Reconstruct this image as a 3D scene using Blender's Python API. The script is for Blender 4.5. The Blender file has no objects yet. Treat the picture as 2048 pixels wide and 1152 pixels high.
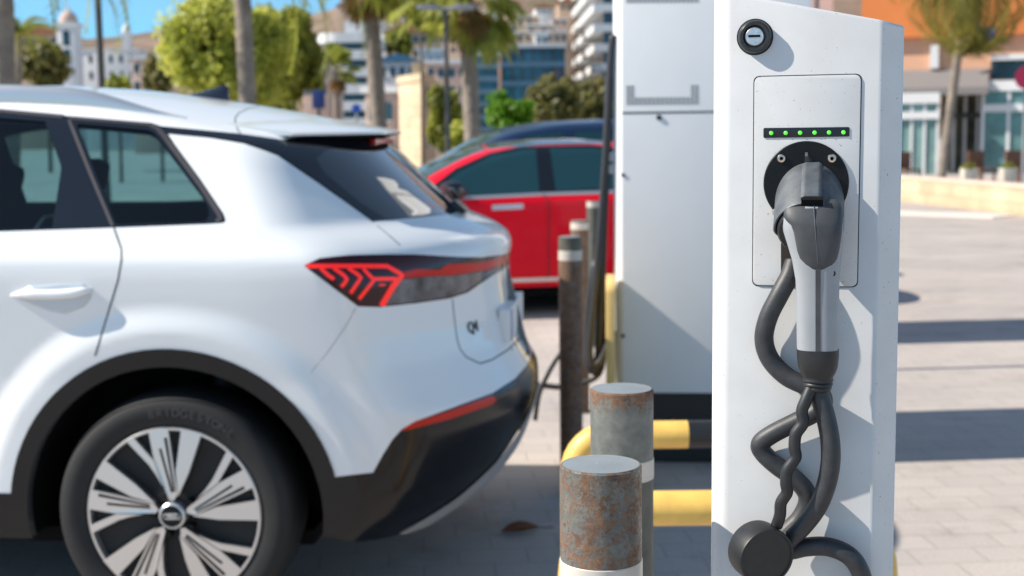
import bpy, bmesh, math, random
import numpy as np
from mathutils import Vector, Matrix
from mathutils.geometry import delaunay_2d_cdt
R = math.radians
PI = math.pi
sc = bpy.context.scene
# ------------------------------------------------------------------ camera, sky, sun, exposure
F = 2700.0                                   # focal length in pixels of the 2048 px wide photograph
PITCH, ROLL, CAMZ = R(6.5), R(0.66), 1.46
_fw = np.array([0, math.cos(PITCH), -math.sin(PITCH)])
_u0 = np.array([0, math.sin(PITCH), math.cos(PITCH)])
_r0 = np.array([1.0, 0, 0])
_rt = _r0 * math.cos(ROLL) - _u0 * math.sin(ROLL)
_up = _u0 * math.cos(ROLL) + _r0 * math.sin(ROLL)
CAM = np.array([0, 0, CAMZ])
cd = bpy.data.cameras.new('camera')
cd.sensor_width = 36.0
cd.lens = 36.0 * F / 2048
cd.clip_start = 0.05
cd.clip_end = 5000
cd.dof.use_dof = True
cd.dof.focus_distance = 1.46
cd.dof.aperture_fstop = 7.2
co = bpy.data.objects.new('camera', cd)
sc.collection.objects.link(co)
M4 = Matrix.Identity(4)
for i in range(3):
    M4[i][0], M4[i][1], M4[i][2], M4[i][3] = _rt[i], _up[i], -_fw[i], CAM[i]
co.matrix_world = M4
sc.camera = co

SUN_EL, SUN_AZ = R(39.0), R(4.8)             # light travels to +x and SUN_AZ towards +y
w = bpy.data.worlds.new('World')
sc.world = w
w.use_nodes = True
nt = w.node_tree
bg = nt.nodes['Background']
sky = nt.nodes.new('ShaderNodeTexSky')
sky.sky_type = 'NISHITA'
sky.sun_disc = False
sky.sun_elevation = SUN_EL
sdir = Vector((-math.cos(SUN_AZ), -math.sin(SUN_AZ), 0))       # towards the sun
sky.sun_rotation = math.atan2(sdir.x, sdir.y)
sky.air_density = 0.75
sky.dust_density = 0.0
sky.ozone_density = 1.5
tint = nt.nodes.new('ShaderNodeMix')            # the clear, slightly cyan sky of the coast
tint.data_type = 'RGBA'
tint.blend_type = 'MULTIPLY'
tint.inputs[0].default_value = 1.0
tint.inputs[7].default_value = (1.12, 1.0, 0.83, 1)
nt.links.new(sky.outputs[0], tint.inputs[6])
wtc = nt.nodes.new('ShaderNodeTexCoord')         # a deeper blue low over the land than the model gives
wsp = nt.nodes.new('ShaderNodeSeparateXYZ')
wrp = nt.nodes.new('ShaderNodeValToRGB')
wrp.color_ramp.elements[0].position = 0.02
wrp.color_ramp.elements[0].color = (0.14, 0.50, 0.86, 1)
wrp.color_ramp.elements[1].position = 0.34
wrp.color_ramp.elements[1].color = (1, 1, 1, 1)
low = nt.nodes.new('ShaderNodeMix'); low.data_type = 'RGBA'; low.blend_type = 'MULTIPLY'; low.inputs[0].default_value = 1.0
nt.links.new(wtc.outputs['Generated'], wsp.inputs[0])
nt.links.new(wsp.outputs[2], wrp.inputs[0])
nt.links.new(tint.outputs[2], low.inputs[6])
nt.links.new(wrp.outputs[0], low.inputs[7])
nt.links.new(low.outputs[2], bg.inputs[0])
bg.inputs[1].default_value = 0.15
sl = bpy.data.lights.new('sun', 'SUN')
sl.energy = 5.0
sl.angle = R(0.55)
sl.color = (1.0, 0.915, 0.80)
so = bpy.data.objects.new('sun', sl)
sc.collection.objects.link(so)
ldir = Vector((math.cos(SUN_AZ) * math.cos(SUN_EL), math.sin(SUN_AZ) * math.cos(SUN_EL), -math.sin(SUN_EL)))
so.rotation_euler = ldir.to_track_quat('-Z', 'Y').to_euler()
so.location = (-20, -5, 20)
vs = sc.view_settings
vs.view_transform = 'Standard'
vs.look = 'None'
vs.exposure = 0.60
vs.gamma = 1.0
vs.use_curve_mapping = False
sc.cycles.use_denoising = True
sc.cycles.max_bounces = 10
sc.cycles.transparent_max_bounces = 16
sc.cycles.sample_clamp_indirect = 6.0

# ------------------------------------------------------------------ helpers
def ray(px, py):
    d = _fw + _rt * (px - 1024) / F + _up * (576 - py) / F
    return d / np.linalg.norm(d)

def at(px, py, Y):                           # the point seen at that pixel, Y metres ahead
    d = ray(px, py)
    return Vector(CAM + d * (Y / d[1]))

def gnd(px, py, z=0.0):
    d = ray(px, py)
    return Vector(CAM + d * ((z - CAMZ) / d[2]))

def new_mesh(name, verts, faces, m=None, parent=None, smooth=False):
    me = bpy.data.meshes.new(name)
    me.from_pydata([tuple(v) for v in verts], [], [tuple(f) for f in faces])
    if m is not None:
        for q in (m if isinstance(m, (list, tuple)) else [m]):
            me.materials.append(q)
    if smooth:
        me.polygons.foreach_set('use_smooth', [True] * len(me.polygons))
    me.update()
    o = bpy.data.objects.new(name, me)
    sc.collection.objects.link(o)
    if parent is not None:
        o.parent = parent
    return o

class MB:
    """collects shapes into one mesh"""
    def __init__(s):
        s.v, s.f, s.mi = [], [], []
        s.cur = 0
    def add(s, vs, fs):
        b = len(s.v)
        s.v += [tuple(x) for x in vs]
        s.f += [tuple(i + b for i in f) for f in fs]
        s.mi += [s.cur] * len(fs)
    def box(s, x0, x1, y0, y1, z0, z1, M=None):
        vs = [(x, y, z) for z in (z0, z1) for y in (y0, y1) for x in (x0, x1)]
        if M is not None:
            vs = [M @ Vector(v) for v in vs]
        s.add(vs, [(0, 2, 3, 1), (4, 5, 7, 6), (0, 1, 5, 4), (2, 6, 7, 3), (0, 4, 6, 2), (1, 3, 7, 5)])
    def prism(s, pts, fn):                    # 2-D outline, fn(p, 0/1) -> 3-D
        n = len(pts)
        vs = [fn(p, 0) for p in pts] + [fn(p, 1) for p in pts]
        fs = [tuple(range(n)), tuple(range(2 * n - 1, n - 1, -1))]
        fs += [(i, i + n, (i + 1) % n + n, (i + 1) % n) for i in range(n)]
        s.add(vs, fs)
    def tube(s, path, rad, n=12, caps=True):
        path = [Vector(p) for p in path]
        k = len(path)
        rr = rad if isinstance(rad, (list, tuple)) else [rad] * k
        t0 = (path[1] - path[0]).normalized()
        ref = Vector((0, 0, 1)) if abs(t0.z) < 0.9 else Vector((1, 0, 0))
        a = t0.cross(ref).normalized()
        vs, fs = [], []
        for i, p in enumerate(path):
            t = (path[min(i + 1, k - 1)] - path[max(i - 1, 0)]).normalized()
            a = (a - t * a.dot(t)).normalized()
            b = t.cross(a)
            for j in range(n):
                an = 2 * PI * j / n
                vs.append(p + (a * math.cos(an) + b * math.sin(an)) * rr[i])
        for i in range(k - 1):
            for j in range(n):
                fs.append((i * n + j, i * n + (j + 1) % n, (i + 1) * n + (j + 1) % n, (i + 1) * n + j))
        if caps:
            fs.append(tuple(range(n - 1, -1, -1)))
            fs.append(tuple((k - 1) * n + j for j in range(n)))
        s.add(vs, fs)
    def lathe(s, prof, n=32, M=None, close=False, caps=True):      # prof: (radius, height along +z)
        vs, fs = [], []
        k = len(prof)
        for r_, h in prof:
            for j in range(n):
                an = 2 * PI * j / n
                v = Vector((r_ * math.cos(an), r_ * math.sin(an), h))
                vs.append(M @ v if M is not None else v)
        for i in range(k - 1 + (1 if close else 0)):
            i2 = (i + 1) % k
            for j in range(n):
                fs.append((i * n + j, i * n + (j + 1) % n, i2 * n + (j + 1) % n, i2 * n + j))
        if not close and caps:
            if prof[0][0] > 1e-6: fs.append(tuple(range(n - 1, -1, -1)))
            if prof[-1][0] > 1e-6: fs.append(tuple((k - 1) * n + j for j in range(n)))
        s.add(vs, fs)
    def loft(s, rings, caps=True):
        n = len(rings[0])
        vs = [p for r_ in rings for p in r_]
        fs = []
        for i in range(len(rings) - 1):
            for j in range(n):
                fs.append((i * n + j, i * n + (j + 1) % n, (i + 1) * n + (j + 1) % n, (i + 1) * n + j))
        if caps:
            fs.append(tuple(range(n - 1, -1, -1)))
            fs.append(tuple((len(rings) - 1) * n + j for j in range(n)))
        s.add(vs, fs)
    def build(s, name, m, parent=None, smooth=False, angle=None, bevel=None, weld=0.0):
        o = new_mesh(name, s.v, s.f, m, parent, smooth or angle is not None)
        me = o.data
        if any(s.mi):
            me.polygons.foreach_set('material_index', s.mi)
        if weld or bevel:
            bm = bmesh.new(); bm.from_mesh(me)
            if weld: bmesh.ops.remove_doubles(bm, verts=bm.verts, dist=weld)
            bmesh.ops.recalc_face_normals(bm, faces=bm.faces)
            if bevel:
                es = [e for e in bm.edges if len(e.link_faces) == 2 and e.calc_face_angle(0) > R(30)]
                bmesh.ops.bevel(bm, geom=es, offset=bevel, segments=2, profile=0.6, affect='EDGES', clamp_overlap=True)
            bm.to_mesh(me); bm.free()
            if smooth or angle is not None or bevel:
                me.polygons.foreach_set('use_smooth', [True] * len(me.polygons))
        if angle is not None or bevel:
            me.set_sharp_from_angle(angle=R(angle if angle is not None else 35))
        me.update()
        return o

def tag(o, label=None, cat=None, group=None, kind=None):
    if label: o['label'] = label
    if cat: o['category'] = cat
    if group: o['group'] = group
    if kind: o['kind'] = kind
    return o

def thing(name, label, cat, loc=(0, 0, 0), rz=0.0, group=None):
    o = bpy.data.objects.new(name, None)
    o.empty_display_size = 0.1
    sc.collection.objects.link(o)
    o.location = loc
    o.rotation_euler = (0, 0, rz)
    return tag(o, label, cat, group)

def copy_tree(o, parent=None):
    kids = list(o.children)
    c = o.copy()
    sc.collection.objects.link(c)
    c.parent = parent
    for k in kids:
        copy_tree(k, c)
    return c

def smooth_path(pts, n=8):                   # Catmull-Rom through the points
    P = [Vector(p) for p in pts]
    P = [P[0] * 2 - P[1]] + P + [P[-1] * 2 - P[-2]]
    out = []
    for i in range(1, len(P) - 2):
        p0, p1, p2, p3 = P[i - 1], P[i], P[i + 1], P[i + 2]
        for j in range(n):
            t = j / n
            out.append(0.5 * ((2 * p1) + (p2 - p0) * t + (2 * p0 - 5 * p1 + 4 * p2 - p3) * t * t + (3 * p1 - p0 - 3 * p2 + p3) * t ** 3))
    out.append(P[-2])
    return out

# ------------------------------------------------------------------ materials
def mat(name, color, rough=0.5, metal=0.0, spec=0.5, coat=0.0, noise=None, bump=None, emit=None, estr=0.0, coords='Object', dark=0.75):
    m = bpy.data.materials.new(name)
    m.use_nodes = True
    N, L = m.node_tree.nodes, m.node_tree.links
    b = N['Principled BSDF']
    c4 = (color[0], color[1], color[2], 1)
    b.inputs['Base Color'].default_value = c4
    b.inputs['Roughness'].default_value = rough
    b.inputs['Metallic'].default_value = metal
    b.inputs['Specular IOR Level'].default_value = spec
    b.inputs['Coat Weight'].default_value = coat
    b.inputs['Coat Roughness'].default_value = 0.03
    if emit:
        b.inputs['Emission Color'].default_value = (*emit, 1)
        b.inputs['Emission Strength'].default_value = estr
    if noise or bump:
        tc = N.new('ShaderNodeTexCoord')
    if noise:                                # (scale, amount): uneven tone in the base colour
        t = N.new('ShaderNodeTexNoise')
        t.inputs['Scale'].default_value = noise[0]
        t.inputs['Detail'].default_value = 6
        t.inputs['Roughness'].default_value = 0.62
        L.new(tc.outputs[coords], t.inputs['Vector'])
        rp = N.new('ShaderNodeValToRGB')
        a = noise[1]
        rp.color_ramp.elements[0].position = 0.3
        rp.color_ramp.elements[1].position = 0.7
        rp.color_ramp.elements[0].color = (color[0] * (1 - a), color[1] * (1 - a), color[2] * (1 - a), 1)
        rp.color_ramp.elements[1].color = (min(1, color[0] * (1 + a)), min(1, color[1] * (1 + a)), min(1, color[2] * (1 + a)), 1)
        L.new(t.outputs['Fac'], rp.inputs[0])
        L.new(rp.outputs[0], b.inputs['Base Color'])
    if bump:                                 # (scale, strength, distance)
        t2 = N.new('ShaderNodeTexNoise')
        t2.inputs['Scale'].default_value = bump[0]
        t2.inputs['Detail'].default_value = 3
        L.new(tc.outputs[coords], t2.inputs['Vector'])
        bp = N.new('ShaderNodeBump')
        bp.inputs['Strength'].default_value = bump[1]
        bp.inputs['Distance'].default_value = bump[2] if len(bump) > 2 else 0.002
        L.new(t2.outputs['Fac'], bp.inputs['Height'])
        L.new(bp.outputs[0], b.inputs['Normal'])
    return m

def glass(name, tint, refl=1.0, ior=1.5):
    m = bpy.data.materials.new(name)
    m.use_nodes = True
    N, L = m.node_tree.nodes, m.node_tree.links
    for n_ in list(N):
        if n_.type == 'BSDF_PRINCIPLED': N.remove(n_)
    out = [n_ for n_ in N if n_.type == 'OUTPUT_MATERIAL'][0]
    tr = N.new('ShaderNodeBsdfTransparent'); tr.inputs[0].default_value = (*tint, 1)
    gl = N.new('ShaderNodeBsdfGlossy'); gl.inputs['Roughness'].default_value = 0.02
    gl.inputs[0].default_value = (refl, refl, refl, 1)
    fr = N.new('ShaderNodeFresnel'); fr.inputs[0].default_value = ior
    mx = N.new('ShaderNodeMixShader')
    L.new(fr.outputs[0], mx.inputs[0]); L.new(tr.outputs[0], mx.inputs[1]); L.new(gl.outputs[0], mx.inputs[2])
    L.new(mx.outputs[0], out.inputs[0])
    return m

def rust_mat(name, amount, top=None):
    m = bpy.data.materials.new(name)
    m.use_nodes = True
    N, L = m.node_tree.nodes, m.node_tree.links
    b = N['Principled BSDF']
    tc = N.new('ShaderNodeTexCoord')
    def noise(sc_, det, vec=tc.outputs['Object'], rgh=0.65):
        t = N.new('ShaderNodeTexNoise'); t.inputs['Scale'].default_value = sc_
        t.inputs['Detail'].default_value = det; t.inputs['Roughness'].default_value = rgh
        L.new(vec, t.inputs['Vector']); return t.outputs['Fac']
    def ramp(f, p0, c0, p1, c1):
        r_ = N.new('ShaderNodeValToRGB'); e = r_.color_ramp.elements
        e[0].position, e[1].position = p0, p1; e[0].color, e[1].color = (*c0, 1), (*c1, 1)
        L.new(f, r_.inputs[0]); return r_
    def math_(op, a, bb):
        n_ = N.new('ShaderNodeMath'); n_.operation = op
        for i, x in enumerate((a, bb)):
            if isinstance(x, (int, float)): n_.inputs[i].default_value = x
            else: L.new(x, n_.inputs[i])
        return n_.outputs[0]
    paint = ramp(noise(55, 5), 0.3, (0.085, 0.092, 0.085), 0.7, (0.165, 0.17, 0.155))
    rust = ramp(noise(120, 8), 0.28, (0.035, 0.020, 0.015), 0.72, (0.27, 0.125, 0.062))
    rust2 = ramp(noise(30, 5), 0.35, (0.085, 0.05, 0.036), 0.7, (0.25, 0.155, 0.085))
    mr = N.new('ShaderNodeMix'); mr.data_type = 'RGBA'
    L.new(noise(70, 4), mr.inputs[0]); L.new(rust.outputs[0], mr.inputs[6]); L.new(rust2.outputs[0], mr.inputs[7])
    sep = N.new('ShaderNodeSeparateXYZ'); L.new(tc.outputs['Object'], sep.inputs[0])
    base = noise(40, 10, rgh=0.8)
    fine = noise(210, 6)
    mask = math_('ADD', math_('MULTIPLY', base, 0.6), math_('MULTIPLY', fine, 0.4))
    if top is not None:                      # rust creeping down from the rim
        z0, z1 = top
        mp = N.new('ShaderNodeMapRange'); mp.inputs[1].default_value = z0; mp.inputs[2].default_value = z1
        L.new(sep.outputs[2], mp.inputs[0])
        mask = math_('ADD', mask, math_('MULTIPLY', mp.outputs[0], 0.26))
    mk = ramp(mask, 0.56 - amount, (0, 0, 0), 0.635 - amount, (1, 1, 1))
    mx = N.new('ShaderNodeMix'); mx.data_type = 'RGBA'
    L.new(mk.outputs[0], mx.inputs[0]); L.new(paint.outputs[0], mx.inputs[6]); L.new(mr.outputs[2], mx.inputs[7])
    L.new(mx.outputs[2], b.inputs['Base Color'])
    b.inputs['Roughness'].default_value = 0.6
    rr = ramp(mk.outputs[0], 0, (0.42,) * 3, 1, (0.8,) * 3)
    L.new(rr.outputs[0], b.inputs['Roughness'])
    bp = N.new('ShaderNodeBump'); bp.inputs['Strength'].default_value = 0.55; bp.inputs['Distance'].default_value = 0.0012
    hh = math_('ADD', math_('MULTIPLY', mk.outputs[0], 0.5), math_('MULTIPLY', noise(260, 4), 0.5))
    L.new(hh, bp.inputs['Height']); L.new(bp.outputs[0], b.inputs['Normal'])
    return m

def paver_mat():
    m = bpy.data.materials.new('pavers')
    m.use_nodes = True
    N, L = m.node_tree.nodes, m.node_tree.links
    b = N['Principled BSDF']
    tc = N.new('ShaderNodeTexCoord')
    mp = N.new('ShaderNodeMapping'); mp.inputs['Rotation'].default_value = (0, 0, R(-4))
    L.new(tc.outputs['Object'], mp.inputs[0])
    br = N.new('ShaderNodeTexBrick')
    br.inputs['Scale'].default_value = 1.0
    br.inputs['Brick Width'].default_value = 0.24
    br.inputs['Row Height'].default_value = 0.16
    br.inputs['Mortar Size'].default_value = 0.005
    br.inputs['Mortar Smooth'].default_value = 0.3
    br.inputs['Color1'].default_value = (0.48, 0.435, 0.40, 1)
    br.inputs['Color2'].default_value = (0.445, 0.405, 0.375, 1)
    br.inputs['Mortar'].default_value = (0.38, 0.345, 0.315, 1)
    L.new(mp.outputs[0], br.inputs['Vector'])
    n1 = N.new('ShaderNodeTexNoise'); n1.inputs['Scale'].default_value = 0.8; n1.inputs['Detail'].default_value = 8
    L.new(tc.outputs['Object'], n1.inputs['Vector'])
    r1 = N.new('ShaderNodeValToRGB'); r1.color_ramp.elements[0].position = 0.3; r1.color_ramp.elements[1].position = 0.72
    r1.color_ramp.elements[0].color = (0.8, 0.8, 0.82, 1); r1.color_ramp.elements[1].color = (1.08, 1.06, 1.04, 1)
    L.new(n1.outputs['Fac'], r1.inputs[0])
    n2 = N.new('ShaderNodeTexNoise'); n2.inputs['Scale'].default_value = 90; n2.inputs['Detail'].default_value = 4
    L.new(tc.outputs['Object'], n2.inputs['Vector'])
    r2 = N.new('ShaderNodeValToRGB'); r2.color_ramp.elements[0].position = 0.3; r2.color_ramp.elements[1].position = 0.7
    r2.color_ramp.elements[0].color = (0.86, 0.86, 0.86, 1); r2.color_ramp.elements[1].color = (1.08, 1.08, 1.08, 1)
    L.new(n2.outputs['Fac'], r2.inputs[0])
    m1 = N.new('ShaderNodeMix'); m1.data_type = 'RGBA'; m1.blend_type = 'MULTIPLY'; m1.inputs[0].default_value = 1
    L.new(br.outputs['Color'], m1.inputs[6]); L.new(r1.outputs[0], m1.inputs[7])
    m2 = N.new('ShaderNodeMix'); m2.data_type = 'RGBA'; m2.blend_type = 'MULTIPLY'; m2.inputs[0].default_value = 1
    L.new(m1.outputs[2], m2.inputs[6]); L.new(r2.outputs[0], m2.inputs[7])
    n3 = N.new('ShaderNodeTexNoise'); n3.inputs['Scale'].default_value = 1.7; n3.inputs['Detail'].default_value = 9; n3.inputs['Roughness'].default_value = 0.7
    L.new(tc.outputs['Object'], n3.inputs['Vector'])
    r3 = N.new('ShaderNodeValToRGB'); r3.color_ramp.elements[0].position = 0.30; r3.color_ramp.elements[1].position = 0.46
    r3.color_ramp.elements[0].color = (0.74, 0.73, 0.72, 1); r3.color_ramp.elements[1].color = (1, 1, 1, 1)
    L.new(n3.outputs['Fac'], r3.inputs[0])
    m3 = N.new('ShaderNodeMix'); m3.data_type = 'RGBA'; m3.blend_type = 'MULTIPLY'; m3.inputs[0].default_value = 1
    L.new(m2.outputs[2], m3.inputs[6]); L.new(r3.outputs[0], m3.inputs[7])
    L.new(m3.outputs[2], b.inputs['Base Color'])
    b.inputs['Roughness'].default_value = 0.85
    bp = N.new('ShaderNodeBump'); bp.inputs['Strength'].default_value = 0.5; bp.inputs['Distance'].default_value = 0.004
    bp.invert = True
    L.new(br.outputs['Fac'], bp.inputs['Height']); L.new(bp.outputs[0], b.inputs['Normal'])
    return m

def block_mat(name, c1, c2, mortar, bw, rh, ms=0.015, rough=0.85, scale_noise=2.0):
    m = bpy.data.materials.new(name)
    m.use_nodes = True
    N, L = m.node_tree.nodes, m.node_tree.links
    b = N['Principled BSDF']
    tc = N.new('ShaderNodeTexCoord')
    sp = N.new('ShaderNodeSeparateXYZ'); L.new(tc.outputs['Object'], sp.inputs[0])
    ad = N.new('ShaderNodeMath'); ad.operation = 'ADD'; L.new(sp.outputs[0], ad.inputs[0]); L.new(sp.outputs[1], ad.inputs[1])
    cb = N.new('ShaderNodeCombineXYZ'); L.new(ad.outputs[0], cb.inputs[0]); L.new(sp.outputs[2], cb.inputs[1])
    br = N.new('ShaderNodeTexBrick'); br.inputs['Scale'].default_value = 1
    br.inputs['Brick Width'].default_value = bw; br.inputs['Row Height'].default_value = rh; br.inputs['Mortar Size'].default_value = ms
    br.inputs['Color1'].default_value = (*c1, 1); br.inputs['Color2'].default_value = (*c2, 1); br.inputs['Mortar'].default_value = (*mortar, 1)
    L.new(cb.outputs[0], br.inputs['Vector'])
    t = N.new('ShaderNodeTexNoise'); t.inputs['Scale'].default_value = scale_noise; t.inputs['Detail'].default_value = 6
    L.new(tc.outputs['Object'], t.inputs['Vector'])
    r1 = N.new('ShaderNodeValToRGB'); r1.color_ramp.elements[0].position = 0.3; r1.color_ramp.elements[1].position = 0.7
    r1.color_ramp.elements[0].color = (0.75, 0.74, 0.73, 1); r1.color_ramp.elements[1].color = (1.1, 1.1, 1.1, 1)
    L.new(t.outputs['Fac'], r1.inputs[0])
    m1 = N.new('ShaderNodeMix'); m1.data_type = 'RGBA'; m1.blend_type = 'MULTIPLY'; m1.inputs[0].default_value = 1
    L.new(br.outputs['Color'], m1.inputs[6]); L.new(r1.outputs[0], m1.inputs[7])
    L.new(m1.outputs[2], b.inputs['Base Color'])
    b.inputs['Roughness'].default_value = rough
    return m

def chipped(name, color, under, s_=38, p0=.66, p1=.70, rough=.45):
    m = mat(name, color, rough=rough, noise=(16, .12))
    N, L = m.node_tree.nodes, m.node_tree.links
    b = N['Principled BSDF']
    src = b.inputs['Base Color'].links[0].from_socket
    tc = [n_ for n_ in N if n_.type == 'TEX_COORD'][0]
    t = N.new('ShaderNodeTexNoise'); t.inputs['Scale'].default_value = s_; t.inputs['Detail'].default_value = 8; t.inputs['Roughness'].default_value = .7
    L.new(tc.outputs['Object'], t.inputs['Vector'])
    r_ = N.new('ShaderNodeValToRGB'); r_.color_ramp.elements[0].position = p0; r_.color_ramp.elements[1].position = p1
    L.new(t.outputs['Fac'], r_.inputs[0])
    mx = N.new('ShaderNodeMix'); mx.data_type = 'RGBA'
    L.new(r_.outputs[0], mx.inputs[0]); L.new(src, mx.inputs[6]); mx.inputs[7].default_value = (*under, 1)
    L.new(mx.outputs[2], b.inputs['Base Color'])
    return m

def post_paint():
    """powder-coated light grey sheet with specks of dirt and an orange-peel skin"""
    m = mat('post_paint', (0.74, 0.745, 0.75), rough=0.42, bump=(900, 0.12, 0.0006))
    N, L = m.node_tree.nodes, m.node_tree.links
    b = N['Principled BSDF']
    tc = [n_ for n_ in N if n_.type == 'TEX_COORD'][0]
    def nz(s_, d_):
        t = N.new('ShaderNodeTexNoise'); t.inputs['Scale'].default_value = s_; t.inputs['Detail'].default_value = d_
        L.new(tc.outputs['Object'], t.inputs['Vector']); return t
    a = nz(14, 7)
    ra = N.new('ShaderNodeValToRGB'); ra.color_ramp.elements[0].position = 0.3; ra.color_ramp.elements[1].position = 0.65
    ra.color_ramp.elements[0].color = (0.575, 0.575, 0.57, 1); ra.color_ramp.elements[1].color = (0.635, 0.64, 0.64, 1)
    L.new(a.outputs['Fac'], ra.inputs[0])
    s_ = nz(330, 3)
    rs = N.new('ShaderNodeValToRGB'); rs.color_ramp.elements[0].position = 0.685; rs.color_ramp.elements[1].position = 0.745
    rs.color_ramp.elements[0].color = (0, 0, 0, 1); rs.color_ramp.elements[1].color = (1, 1, 1, 1)
    L.new(s_.outputs['Fac'], rs.inputs[0])
    mx = N.new('ShaderNodeMix'); mx.data_type = 'RGBA'
    L.new(rs.outputs[0], mx.inputs[0]); L.new(ra.outputs[0], mx.inputs[6]); mx.inputs[7].default_value = (0.27, 0.24, 0.20, 1)
    L.new(mx.outputs[2], b.inputs['Base Color'])
    return m

MT = {}
MT['pavers'] = paver_mat()
MT['car_white'] = mat('car_white', (0.765, 0.785, 0.795), rough=0.35, coat=0.8, spec=0.3)
MT['red_paint'] = mat('red_paint', (0.66, 0.002, 0.018), rough=0.4, coat=0.15, spec=0.12)
MT['blue_paint'] = mat('blue_paint', (0.006, 0.022, 0.065), rough=0.35, coat=0.35)
MT['black_plastic'] = mat('black_plastic', (0.004, 0.005, 0.007), rough=0.2, spec=0.4)
MT['gloss_black'] = mat('gloss_black', (0.006, 0.008, 0.012), rough=0.08, coat=0.6)
MT['matt_black'] = mat('matt_black', (0.003, 0.003, 0.0035), rough=0.9, spec=0.2)
MT['seam'] = mat('seam', (0.02, 0.024, 0.028), rough=0.8)
MT['lining'] = mat('lining', (0.03, 0.035, 0.04), rough=0.85)
MT['seat_cloth'] = mat('seat_cloth', (0.012, 0.018, 0.025), rough=0.8)
MT['trim_grey'] = mat('trim_grey', (0.09, 0.08, 0.085), rough=0.35, metal=0.5)
MT['glass_side'] = glass('glass_side', (0.44, 0.66, 0.69), 0.9)
MT['fin'] = mat('fin', (0.010, 0.018, 0.035), rough=0.25, coat=0.5)
MT['glass_dark'] = mat('glass_dark', (0.010, 0.045, 0.058), rough=0.03, coat=0.5)
MT['rear_glass'] = mat('rear_glass', (0.004, 0.008, 0.012), rough=0.02, spec=1.0, coat=1.0)
MT['tyre'] = mat('tyre', (0.010, 0.0105, 0.0115), rough=0.75, noise=(9, 0.25), bump=(220, 0.2, 0.001))
MT['alloy'] = mat('alloy', (0.62, 0.63, 0.64), rough=0.28, metal=0.9)
MT['alloy_dark'] = mat('alloy_dark', (0.004, 0.004, 0.005), rough=0.5, spec=0.25)
MT['silver'] = mat('silver', (0.58, 0.60, 0.62), rough=0.3, metal=0.7)
MT['diffuser'] = mat('diffuser', (0.45, 0.44, 0.43), rough=0.4, metal=0.3)
MT['lamp_dark'] = mat('lamp_dark', (0.035, 0.003, 0.008), rough=0.12, spec=0.35, coat=0.15)
MT['lamp_red'] = mat('lamp_red', (0.62, 0.010, 0.008), rough=0.25, coat=0.15, spec=0.2)
MT['lamp_line'] = mat('lamp_line', (0.75, 0.02, 0.012), rough=0.3, emit=(1.0, 0.012, 0.008), estr=0.35)
MT['lamp_chrome'] = mat('lamp_chrome', (0.09, 0.105, 0.13), rough=0.06, metal=0.9, noise=(11, 0.9), coat=0.5)  # blotches put the lens's bluish glints into the colour
MT['reflector_red'] = mat('reflector_red', (0.55, 0.015, 0.006), rough=0.25, coat=0.2, spec=0.2)
MT['plate_white'] = mat('plate_white', (0.78, 0.78, 0.78), rough=0.4)
MT['plate_blue'] = mat('plate_blue', (0.02, 0.10, 0.35), rough=0.4)
MT['letter_dark'] = mat('letter_dark', (0.03, 0.03, 0.03), rough=0.4, metal=0.3)
MT['post'] = post_paint()
MT['cabinet'] = mat('cabinet', (0.76, 0.765, 0.765), rough=0.45, noise=(3, 0.03))
MT['chrome'] = mat('chrome', (0.75, 0.75, 0.76), rough=0.18, metal=1.0)
MT['steel_worn'] = mat('steel_worn', (0.62, 0.53, 0.45), rough=0.3, metal=1.0, noise=(300, 0.25))
MT['lock_black'] = mat('lock_black', (0.02, 0.021, 0.023), rough=0.3, noise=(200, 0.4))
MT['lock_face'] = mat('lock_face', (0.60, 0.60, 0.61), rough=0.35, metal=0.9, noise=(240, 0.2))
MT['socket_black'] = mat('socket_black', (0.004, 0.005, 0.006), spec=0.25, rough=0.4, noise=(160, 0.35), bump=(800, 0.2, 0.0005))
MT['collar'] = mat('collar', (0.075, 0.086, 0.098), rough=0.5, noise=(60, 0.3), bump=(420, 0.35, 0.0008))
MT['grip'] = mat('grip', (0.045, 0.049, 0.055), rough=0.55, noise=(45, 0.22), bump=(1100, 0.25, 0.0005))
MT['handle_grey'] = mat('handle_grey', (0.27, 0.29, 0.31), rough=0.42, noise=(30, 0.05))
MT['rubber'] = mat('rubber', (0.013, 0.014, 0.016), rough=0.48, noise=(70, 0.3), bump=(600, 0.2, 0.0006))
MT['cable'] = mat('cable', (0.026, 0.028, 0.032), rough=0.5, noise=(90, 0.3), bump=(500, 0.2, 0.0006))
MT['led_strip'] = mat('led_strip', (0.008, 0.009, 0.012), rough=0.25)
MT['led'] = mat('led', (0.08, 0.5, 0.05), rough=0.3, emit=(0.13, 0.85, 0.07), estr=0.55)
MT['hole'] = mat('hole', (0.03, 0.025, 0.02), rough=0.9)
MT['vent'] = mat('vent', (0.30, 0.29, 0.275), rough=0.8)
MT['rust_heavy'] = rust_mat('rust_heavy', 0.10)
MT['rust_light'] = rust_mat('rust_light', -0.075, top=(1.035, 1.085))
MT['rust_mid'] = rust_mat('rust_mid', 0.14)
MT['bollard_top'] = chipped('bollard_top', (0.21, 0.235, 0.25), (.34, .35, .36), 90, .62, .66, .4)
MT['bollard_paint'] = mat('bollard_paint', (0.085, 0.085, 0.070), rough=0.55, noise=(20, 0.3))
MT['band_white'] = chipped('band_white', (0.52, 0.48, 0.42), (.20, .11, .06), 60, .60, .66)
MT['yellow'] = chipped('yellow', (0.80, 0.50, 0.12), (.20, .10, .04))
MT['cream_yellow'] = mat('cream_yellow', (0.80, 0.56, 0.20), rough=0.45, noise=(18, 0.1))
MT['stripe_black'] = mat('stripe_black', (0.015, 0.016, 0.018), rough=0.4)

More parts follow.
